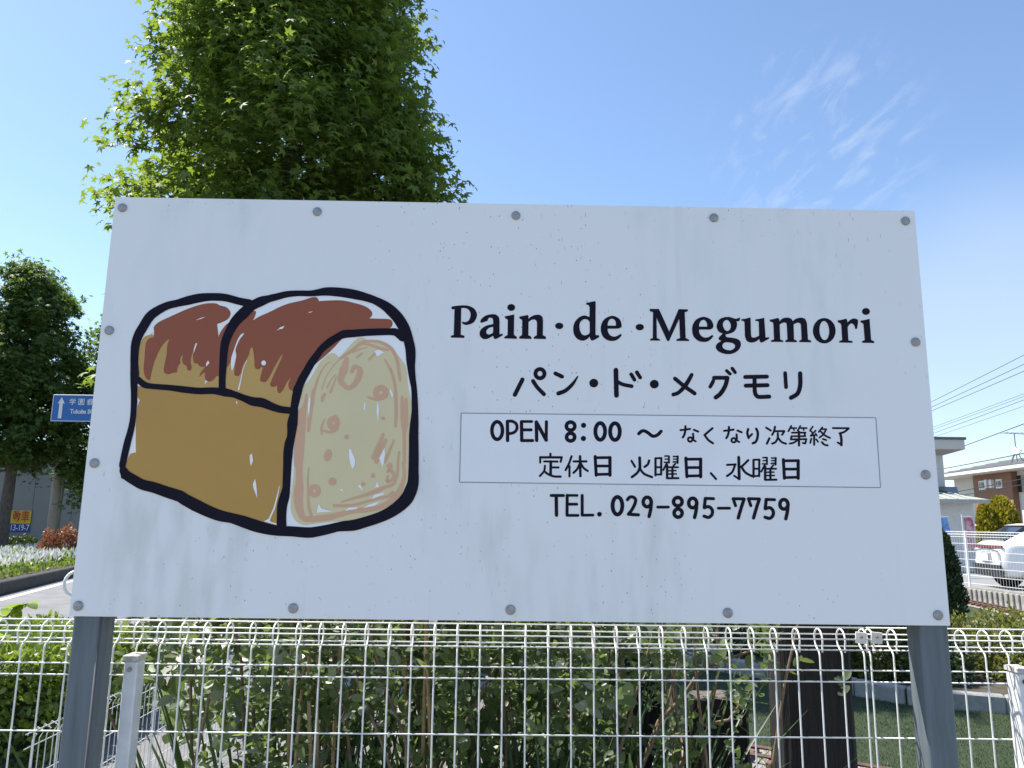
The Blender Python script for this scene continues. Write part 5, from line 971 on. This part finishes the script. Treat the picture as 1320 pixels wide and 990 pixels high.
# parked white car, rear three-quarter view
def car(loc, heading):
    M_CW = mat('car_white_paint', (0.74, 0.75, 0.76), 0.25, coat=0.6, var=.01, scale=2); M_GL = mat('car_glass', (0.012, 0.014, 0.016), 0.06, spec=0.6); M_DK = mat('car_black_trim', (0.015, 0.015, 0.016), 0.55); M_TL = mat('car_tail_light', (0.16, 0.01, 0.012), 0.25, coat=.5)
    M_TY = mat('tyre', (0.02, 0.02, 0.02), 0.85); M_RM = mat('alloy_rim', (0.45, 0.46, 0.47), 0.3, metal=.8)
    root = empty('parked_car', loc, 'white sport utility car parked behind the white mesh fence', 'car')
    R = Matrix.Rotation(heading, 3, 'Z'); T = lambda p: Vector(loc) + R @ Vector(p)
    # stations along the car: x, sill z, bumper/shoulder z, roof z, half widths (sill, shoulder, roof); x=0 is the rear end
    st_ = [(0.00, .42, .92, .98, .66, .74, .62), (.07, .32, 1.08, 1.13, .80, .88, .66), (.26, .27, 1.13, 1.24, .92, .95, .66), (.75, .26, 1.12, 1.52, .94, .96, .62), (1.25, .25, 1.10, 1.62, .95, .97, .60), (1.9, .24, 1.07, 1.64, .95, .97, .60), (2.5, .24, 1.05, 1.64, .95, .97, .60), (3.05, .24, 1.03, 1.52, .95, .97, .61), (3.6, .25, 1.02, 1.14, .95, .96, .72), (4.2, .27, .97, 1.01, .92, .94, .70), (4.6, .32, .84, .88, .84, .86, .66), (4.72, .42, .70, .74, .62, .66, .55)]
    v = []; f = []
    for (x, zs, zh, zr_, ws, wh, wr) in st_:
        half = [(0, zs), (ws * .8, zs), (ws, zs + .08), (wh + .012, zs + (zh - zs) * .55), (wh, zh - .04), (wh - .03, zh), (wr + .05, zh + (zr_ - zh) * .72), (wr - .05, zr_ - .02), (wr * .55, zr_), (0, zr_ + .012)]
        ring = [(y, z) for y, z in half] + [(-y, z) for y, z in half[-2:0:-1]]
        v += [T((x, y, z)) for y, z in ring]
    n_ = 18
    for i in range(len(st_) - 1):
        for k in range(n_): f.append((i * n_ + k, i * n_ + (k + 1) % n_, (i + 1) * n_ + (k + 1) % n_, (i + 1) * n_ + k))
    f += [tuple(range(n_)), tuple(range((len(st_) - 1) * n_, len(st_) * n_))]
    body = MB(); body.add(v, f); bo = body.build('body', M_CW, root, True)
    sub = bo.modifiers.new('s', 'SUBSURF'); sub.levels = 2; sub.render_levels = 2
    def patch(name, pts, m, par=root):
        b_ = MB(); b_.add([T(p) for p in pts], [tuple(range(len(pts)))]); return b_.build(name, m, par)
    # glass sheets sit a few millimetres proud of the body
    def prism(name, pts, off, m, par=root):
        k = len(pts); q = [T(p) for p in pts]; o_ = R @ Vector(off); b_ = MB(); b_.add(q + [p + o_ for p in q], [tuple(range(k - 1, -1, -1)), tuple(range(k, 2 * k))] + [(i, (i + 1) % k, k + (i + 1) % k, k + i) for i in range(k)]); return b_.build(name, m, par)
    prism('rear_window', [(.20, -.62, 1.18), (.20, .62, 1.18), (.78, .54, 1.53), (.78, -.54, 1.53)], (-.04, 0, .05), M_GL)
    for sg in (-1, 1):
        prism('side_window', [(.85, sg * .87, 1.18), (2.0, sg * .88, 1.15), (2.0, sg * .67, 1.56), (1.30, sg * .67, 1.50)], (0, sg * .075, .02), M_GL); prism('side_window', [(2.06, sg * .88, 1.15), (3.4, sg * .86, 1.11), (2.9, sg * .69, 1.48), (2.06, sg * .67, 1.56)], (0, sg * .075, .02), M_GL)
        prism('door_mirror', [(3.0, sg * .93, 1.04), (3.2, sg * .93, 1.04), (3.2, sg * .93, 1.2), (3.0, sg * .93, 1.2)], (0, sg * .16, 0), M_CW)
    prism('windscreen', [(3.66, -.70, 1.12), (3.66, .70, 1.12), (3.02, .56, 1.5), (3.02, -.56, 1.5)], (.02, 0, .05), M_GL)
    prism('light_bar', [(.05, -.84, 1.02), (-.01, 0, 1.02), (.05, .84, 1.02), (.05, .84, 1.085), (-.01, 0, 1.085), (.05, -.84, 1.085)], (-.035, 0, 0), M_TL)
    prism('rear_bumper', [(.05, -.80, .30), (.05, .80, .30), (.0, .78, .60), (.0, -.78, .60)], (-.05, 0, 0), M_DK); prism('rear_spoiler', [(.78, -.54, 1.565), (.78, .54, 1.565), (1.1, .54, 1.615), (1.1, -.54, 1.615)], (-.08, 0, .025), M_CW)
    pl = prism('number_plate', [(-.02, -.17, .70), (-.02, .17, .70), (-.02, .17, .86), (-.02, -.17, .86)], (-.03, 0, 0), mat('plate_white', (.75, .76, .74), .5)); prism('plate_recess', [(.0, -.30, .66), (.0, .30, .66), (.0, .24, .92), (.0, -.24, .92)], (-.018, 0, 0), mat('car_grey_trim', (.25, .26, .27), .4))
    for x in (.86, 3.72):
        for sg in (-1, 1):
            c0 = T((x, sg * .80, .36)); ax = R @ Vector((0, sg, 0)); w_ = MB(); w_.disc(c0, ax, .36, .20, 24, .6); wo = w_.build('wheel', M_TY, root, True); MB().disc(c0 + ax * .185, ax, .24, .025, 16, .6).build('rim', M_RM, wo)
            MB().disc(T((x, sg * .905, .38)), ax, .42, .058, 24, .2).build('wheel_arch', M_DK, root) 
    return root
cp = at_z(1276, 758)
car((cp.x, cp.y, .006), rad(-10))

# pale house with flat eaves and a lower metal roof
M_STUC = mat('pale_stucco', (0.60, 0.60, 0.585), 0.9, var=.08, scale=6, bump=.3, bscale=40); M_EAVE = mat('eave_board', (0.50, 0.485, 0.45), 0.7); M_DKROOF = mat('dark_metal_roof', (0.07, 0.10, 0.115), 0.45, var=.12, scale=4); M_LTROOF = mat('weathered_metal_roof', (0.34, 0.35, 0.31), 0.5, var=.1, scale=4)
HD = 30.0; hc = at_d(1218, 620, HD); he = at_d(1243, 567, HD - .9); hl = hc.x - 7.5; Ht = at_d(1218, 586, HD).z
house = empty('pale_house', (hc.x, hc.y, 0), 'pale stucco house with flat overhanging eaves behind the signboard', 'house')
MB().box(((hl + hc.x) / 2, hc.y + 3.5, Ht / 2), (hc.x - hl, 7, Ht)).build('wall', M_STUC, house)
rf = MB(); rz0 = he.z - .36; rf.add([(hl - 1, he.y, rz0), (he.x, he.y, rz0), (he.x, hc.y + 8, rz0), (hl - 1, hc.y + 8, rz0), (hl, hc.y, Ht - .02), (hc.x, hc.y, Ht - .02), (hc.x, hc.y + 7, Ht - .02), (hl, hc.y + 7, Ht - .02), (hl - 1, he.y, he.z), (he.x, he.y, he.z), (he.x, hc.y + 8, he.z), (hl - 1, hc.y + 8, he.z)],
     [(0, 4, 5, 1), (1, 5, 6, 2), (2, 6, 7, 3), (3, 7, 4, 0), (0, 1, 9, 8), (1, 2, 10, 9), (2, 3, 11, 10), (3, 0, 8, 11)]); rfo = rf.build('eaves', M_EAVE, house)
MB().box(((hl - 1 + he.x) / 2, (he.y + hc.y + 8) / 2, he.z + .05), (he.x - hl + 1.1, hc.y + 8.1 - he.y, .1)).build('roof', M_DKROOF, house)
# lower wing
l1 = at_d(1250, 650, HD - 2.2); lr = at_d(1276, 644, HD - 3.0); lt = at_d(1252, 626, HD - 1.2); lw = l1.x
MB().box(((hl + lw) / 2, l1.y + 1.0, (l1.z + .22) / 2), (lw - hl, 2.4, l1.z + .22)).build('wing_wall', M_STUC, house)
ml = at_d(1276, 637, HD - 2.2)
b = MB(); b.add([(hl - .5, lr.y, lr.z), (lr.x, lr.y, lr.z), (lr.x - .55, lr.y + .9, ml.z - .02), (hl - .5, lr.y + .9, ml.z - .02)], [(0, 1, 2, 3)]); b.add([(hl - .5, lr.y, lr.z - .14), (lr.x, lr.y, lr.z - .14), (lr.x, lr.y, lr.z - .004), (hl - .5, lr.y, lr.z - .004)], [(0, 1, 2, 3)]); wr_o = b.build('wing_roof_lower', M_LTROOF, house)
b = MB(); b.add([(hl - .5, lr.y + .9, ml.z), (lr.x - .55, lr.y + .9, ml.z), (lt.x, l1.y + 1.8, lt.z), (hl - .5, l1.y + 1.8, lt.z)], [(0, 1, 2, 3)]); b.add([(lr.x, lr.y, lr.z), (lr.x, lr.y + 3.2, lr.z), (lt.x, l1.y + 1.8, lt.z), (lr.x - .55, lr.y + .9, ml.z)], [(0, 1, 2, 3)]); wr_u = b.build('wing_roof_upper', M_DKROOF, house)
for k in range(9):
    x = lr.x - .7 - k * .42; MB().tube([(x, lr.y + .0, lr.z + .02), (x, lr.y + .9, ml.z + .01)], .018, 4).build('seam', M_LTROOF, wr_o); x2 = x - .1
    MB().tube([(x2, lr.y + .9, ml.z + .02), (x2 - .1, l1.y + 1.8, lt.z + .02)], .018, 4).build('seam', M_DKROOF, wr_u)
# apartment house
AD = 56.0; M_ABROWN = mat('brown_siding', (0.22, 0.115, 0.07), 0.8, var=.08, scale=3); M_ACREAM = mat('cream_siding', (0.58, 0.57, 0.53), 0.8, var=.04, scale=3); M_AROOF = mat('slate_roof', (0.11, 0.11, 0.115), 0.6, var=.2, scale=3); M_AWH = mat('white_fascia', (0.7, 0.7, 0.68), 0.6); M_WIN = mat('dark_window', (0.02, 0.022, 0.025), 0.1, spec=.6)
aL, aR = at_d(1222, 700, AD + 6), at_d(1420, 700, AD - 12); av = Vector((aR.x - aL.x, aR.y - aL.y, 0)); aln = av.length; an = math.atan2(av.y, av.x); AR = Matrix.Rotation(an, 3, 'Z'); ain = Vector((-math.sin(an), math.cos(an), 0))
apt = empty('apartment_house', (aL.x, aL.y, 0), 'brown and cream two-storey apartment house with slate roof and aerial', 'apartment house')
def apt_t(px_):                                     # distance along the facade seen at pixel column px_
    d = ray(px_, 640); n_ = ain; t = (Vector((aL.x, aL.y, 0)) - CAM).dot(n_) / d.dot(n_); p = CAM + d * t; return (Vector((p.x, p.y, 0)) - Vector((aL.x, aL.y, 0))).dot(av.normalized())
def apt_p(px_, py_):
    d = ray(px_, py_); t = (Vector((aL.x, aL.y, 0)) - CAM).dot(ain) / d.dot(ain); return CAM + d * t
EZ = apt_p(1300, 609).z; avn = av.normalized()
def apt_box(t0, t1, z0, z1, dep, off, name, m, par=apt):
    c_ = Vector((aL.x, aL.y, 0)) + avn * ((t0 + t1) / 2) + ain * (off + dep / 2); return MB().box((c_.x, c_.y, (z0 + z1) / 2), (t1 - t0, dep, z1 - z0), AR).build(name, m, par)
tb0, tb1, tc1 = apt_t(1256), apt_t(1306), aln
apt_box(0, tb0 - .005, 0, EZ + .055, 8, .9, 'wall', M_ACREAM); apt_box(tb0, tb1 - .005, 0, EZ + .055, 9, 0, 'wall', M_ABROWN); apt_box(tb1, tc1, 0, EZ + .055, 8.6, .4, 'wall', M_ACREAM)
apt_box(-1.0, tc1, EZ + .10, EZ + .30, .12, -1.1, 'fascia', M_AWH)
apt_box(-1.0, tc1, EZ + .06, EZ + .09, 12, -.98, 'soffit', M_AWH)
o0 = Vector((aL.x, aL.y, 0)) - ain * 1.0; b = MB(); rz1 = EZ + 1.55
p00, p01 = o0 - avn * 1.0, o0 + avn * tc1; m00, m01 = p00 + ain * 5.5, p01 + ain * 5.5; e00, e01 = p00 + ain * 11, p01 + ain * 11
up_ = lambda p, z: (p.x, p.y, z)
b.add([up_(p00, EZ + .31), up_(p01, EZ + .31), up_(m01, rz1), up_(m00 + avn * 3.0, rz1), up_(e00, EZ + .31), up_(e01, EZ + .31)], [(0, 1, 2, 3), (3, 2, 5, 4), (0, 3, 4)]); aroof = b.build('roof', M_AROOF, apt)
for k in range(1, 7):
    q = k / 7; a_ = p00.lerp(m00 + avn * 3.0, q); c_ = p01.lerp(m01, q); z = EZ + .33 + (rz1 - EZ - .31) * q; MB().tube([up_(a_, z), up_(c_, z)], .05, 4).build('tile_course', M_AROOF, aroof)
for (x0_, x1_, y0_, y1_) in ((1264, 1272, 620, 631), (1286, 1294, 618, 629)):
    a_, c_ = apt_p(x0_, y0_), apt_p(x1_, y1_); t0, t1 = apt_t(x0_), apt_t(x1_); w = apt_box(t0, t1, c_.z, a_.z, .1, -.06, 'window', M_AWH); apt_box(t0 + .12, t1 - .12, c_.z + .12, a_.z - .12, .04, -.09, 'pane', M_WIN, w); apt_box((t0 + t1) / 2 - .03, (t0 + t1) / 2 + .03, c_.z + .12, a_.z - .12, .03, -.11, 'mullion', M_AWH, w)
for x in (1275, 1281): a_ = apt_p(x, 622); t = apt_t(x); apt_box(t, t + .3, a_.z - .4, a_.z + .2, .25, -.26, 'vent_hood', M_AWH)
a_, c_ = apt_p(1307, 613), apt_p(1340, 632); wd_ = apt_box(apt_t(1307), apt_t(1340), c_.z, a_.z, .1, .32, 'window', M_WIN); apt_box(apt_t(1322), apt_t(1323.5), c_.z, a_.z, .05, .26, 'mullion', M_AWH, wd_)
a_ = apt_p(1315, 672); wd_ = apt_box(apt_t(1312), apt_t(1340), a_.z - 1.2, a_.z + .1, .1, .32, 'window', M_WIN)
# aerial and dish on the roof
M_AER = mat('aerial_metal', (0.3, 0.3, 0.3), 0.5, metal=.6)
ap = at_d(1311, 594, AD - 2); aer = empty('roof_aerial', (ap.x, ap.y, ap.z), 'thin television aerial with white dish on the slate roof', 'aerial'); az1 = at_d(1311, 557, AD - 2).z
MB().tube([(ap.x, ap.y, ap.z - .1), (ap.x, ap.y, az1)], .035, 6).build('mast', M_AER, aer)
for dx_, dy_ in ((-.5, 0), (.5, 0), (0, .6)): MB().tube([(ap.x + dx_, ap.y + dy_, ap.z - .15), (ap.x, ap.y, ap.z + .75)], .03, 5).build('stay', M_AER, aer)
MB().tube([(ap.x - .75, ap.y, az1 - .02), (ap.x + 1.1, ap.y + .2, az1 - .08)], .025, 5).build('boom', M_AER, aer)
for k in range(6): x = ap.x - .7 + k * .34; MB().tube([(x, ap.y - .45, az1 - .03), (x, ap.y + .45, az1 - .03)], .018, 5).build('element', M_AER, aer)
dp = at_d(1309.5, 581, AD - 2.05); MB().disc((dp.x, dp.y - .1, dp.z), (-.75, -.6, .25), .30, .07, 20, .9).build('dish', M_AWH, aer, True)
# advertising banners
def banner(px_, py0, py1, wpx, d, m, lab, seed):
    a, c_ = at_d(px_, py0, d), at_d(px_, py1, d); w = wpx / F * d; g_ = empty('banner_flag', (a.x, a.y, 0), lab, 'banner', 'advertising banners by the pale house'); v = []; f = []; nx, nz = 5, 10
    for j in range(nz + 1):
        for i in range(nx + 1): v.append((a.x + w * i / nx, a.y + .06 * math.sin(i * 1.3 + j * .5 + seed), c_.z + (a.z - c_.z) * j / nz))
    for j in range(nz):
        for i in range(nx): k = j * (nx + 1) + i; f.append((k, k + 1, k + nx + 2, k + nx + 1))
    MB().add(v, f).build('cloth', m, g_, True); MB().tube([(a.x - .03, a.y, -.02), (a.x - .03, a.y, a.z + .1)], .014, 6).build('pole', M_AWH, g_); MB().tube([(a.x - .03, a.y, a.z + .03), (a.x + w, a.y, a.z + .03)], .01, 6).build('arm', M_AWH, g_)
M_PKB = mat('banner_pink', (0.62, 0.50, 0.52), 0.8, col2=(0.42, 0.05, 0.13), scale=4.5, detail=1); M_BLB = mat('banner_blue', (0.16, 0.32, 0.62), 0.8, var=.4, scale=5)
banner(1241, 667, 709, 12, 24, M_PKB, 'pink and white patterned banner flag before the pale house wall', 1); banner(1211, 667, 706, 11, 24, M_BLB, 'light blue banner flag at the edge of the pale house', 2)

# overhead lines between two poles (one hidden by the board, one beyond the frame)
M_CAB = mat('black_cable', (0.02, 0.02, 0.022), 0.6)
q1, q2 = at_z(1085, 674 + 5 + 1485 / 72), at_z(1500, 684 + 1485 / 30); qn = Vector((-(q2 - q1).y, (q2 - q1).x, 0)).normalized()
def in_plane(px_, py_, off): d = ray(px_, py_); p0 = q1 + qn * off; t = (p0 - CAM).dot(qn) / d.dot(qn); return CAM + d * t
tops = []
names = ('topmost overhead wire of the upper three', 'middle overhead wire of the upper three', 'lowest overhead wire of the upper three', 'first thin overhead wire of the middle bundle', 'second thin overhead wire of the middle bundle', 'third thin overhead wire of the middle bundle', 'lowest thin overhead wire of the middle bundle', 'thick black cable above the pale house roof corner', 'thick black cable passing in front of the slate roof', 'upper black cable crossing the brown facade windows', 'lower black cable crossing the brown facade')
for i, (xa, ya, xb, yb, r, off) in enumerate(((1205, 514, 1320, 456, .016, .9), (1205, 521, 1320, 468, .016, .4), (1205, 526, 1320, 477, .016, -.1), (1205, 548, 1320, 506, .011, .5), (1205, 551, 1320, 509.5, .011, .3), (1205, 556, 1320, 514, .014, .1), (1205, 561, 1320, 522, .010, -.2), (1240, 574, 1320, 545, .022, -.4), (1218, 602, 1320, 583, .024, -.5), (1255, 628, 1320, 615.5, .022, -.55), (1258, 633.5, 1320, 623, .022, -.6))):
    A_, B_ = in_plane(xa, ya, off), in_plane(xb, yb, off); d = (B_ - A_); ex = (q2 - q1).normalized(); L0 = (q1 - A_).dot(ex) / d.dot(ex); L1 = (q2 - A_).dot(ex) / d.dot(ex); e0, e1 = A_ + d * L0, A_ + d * L1
    wo = MB().tube([e0.lerp(e1, k / 12) - Vector((0, 0, .10 * math.sin(math.pi * k / 12))) for k in range(13)], r, 5).build('overhead_wire', M_CAB); prop(wo, names[i], 'wire', 'overhead wires on the right'); tops.append((e0, e1))
for q, k, lab in ((q1, 0, 'concrete utility pole hidden behind the signboard carrying the far wire ends'), (q2, 1, 'concrete utility pole beyond the car carrying the near wire ends')):
    zt_ = max(t[k].z for t in tops) + .5; up2 = empty('utility_pole', (q.x, q.y, 0), lab, 'pole'); MB().tube([(q.x, q.y, -.2), (q.x, q.y, zt_)], [.19, .12], 12).build('shaft', MATS['pole_concrete'], up2, True)
    for z in sorted(t[k].z for t in tops)[::2]: c_ = Vector((q.x, q.y, z)); MB().tube([c_ - qn * 1.0, c_ + qn * 1.0], .04, 6).build('cross_arm', M_POLE, up2)
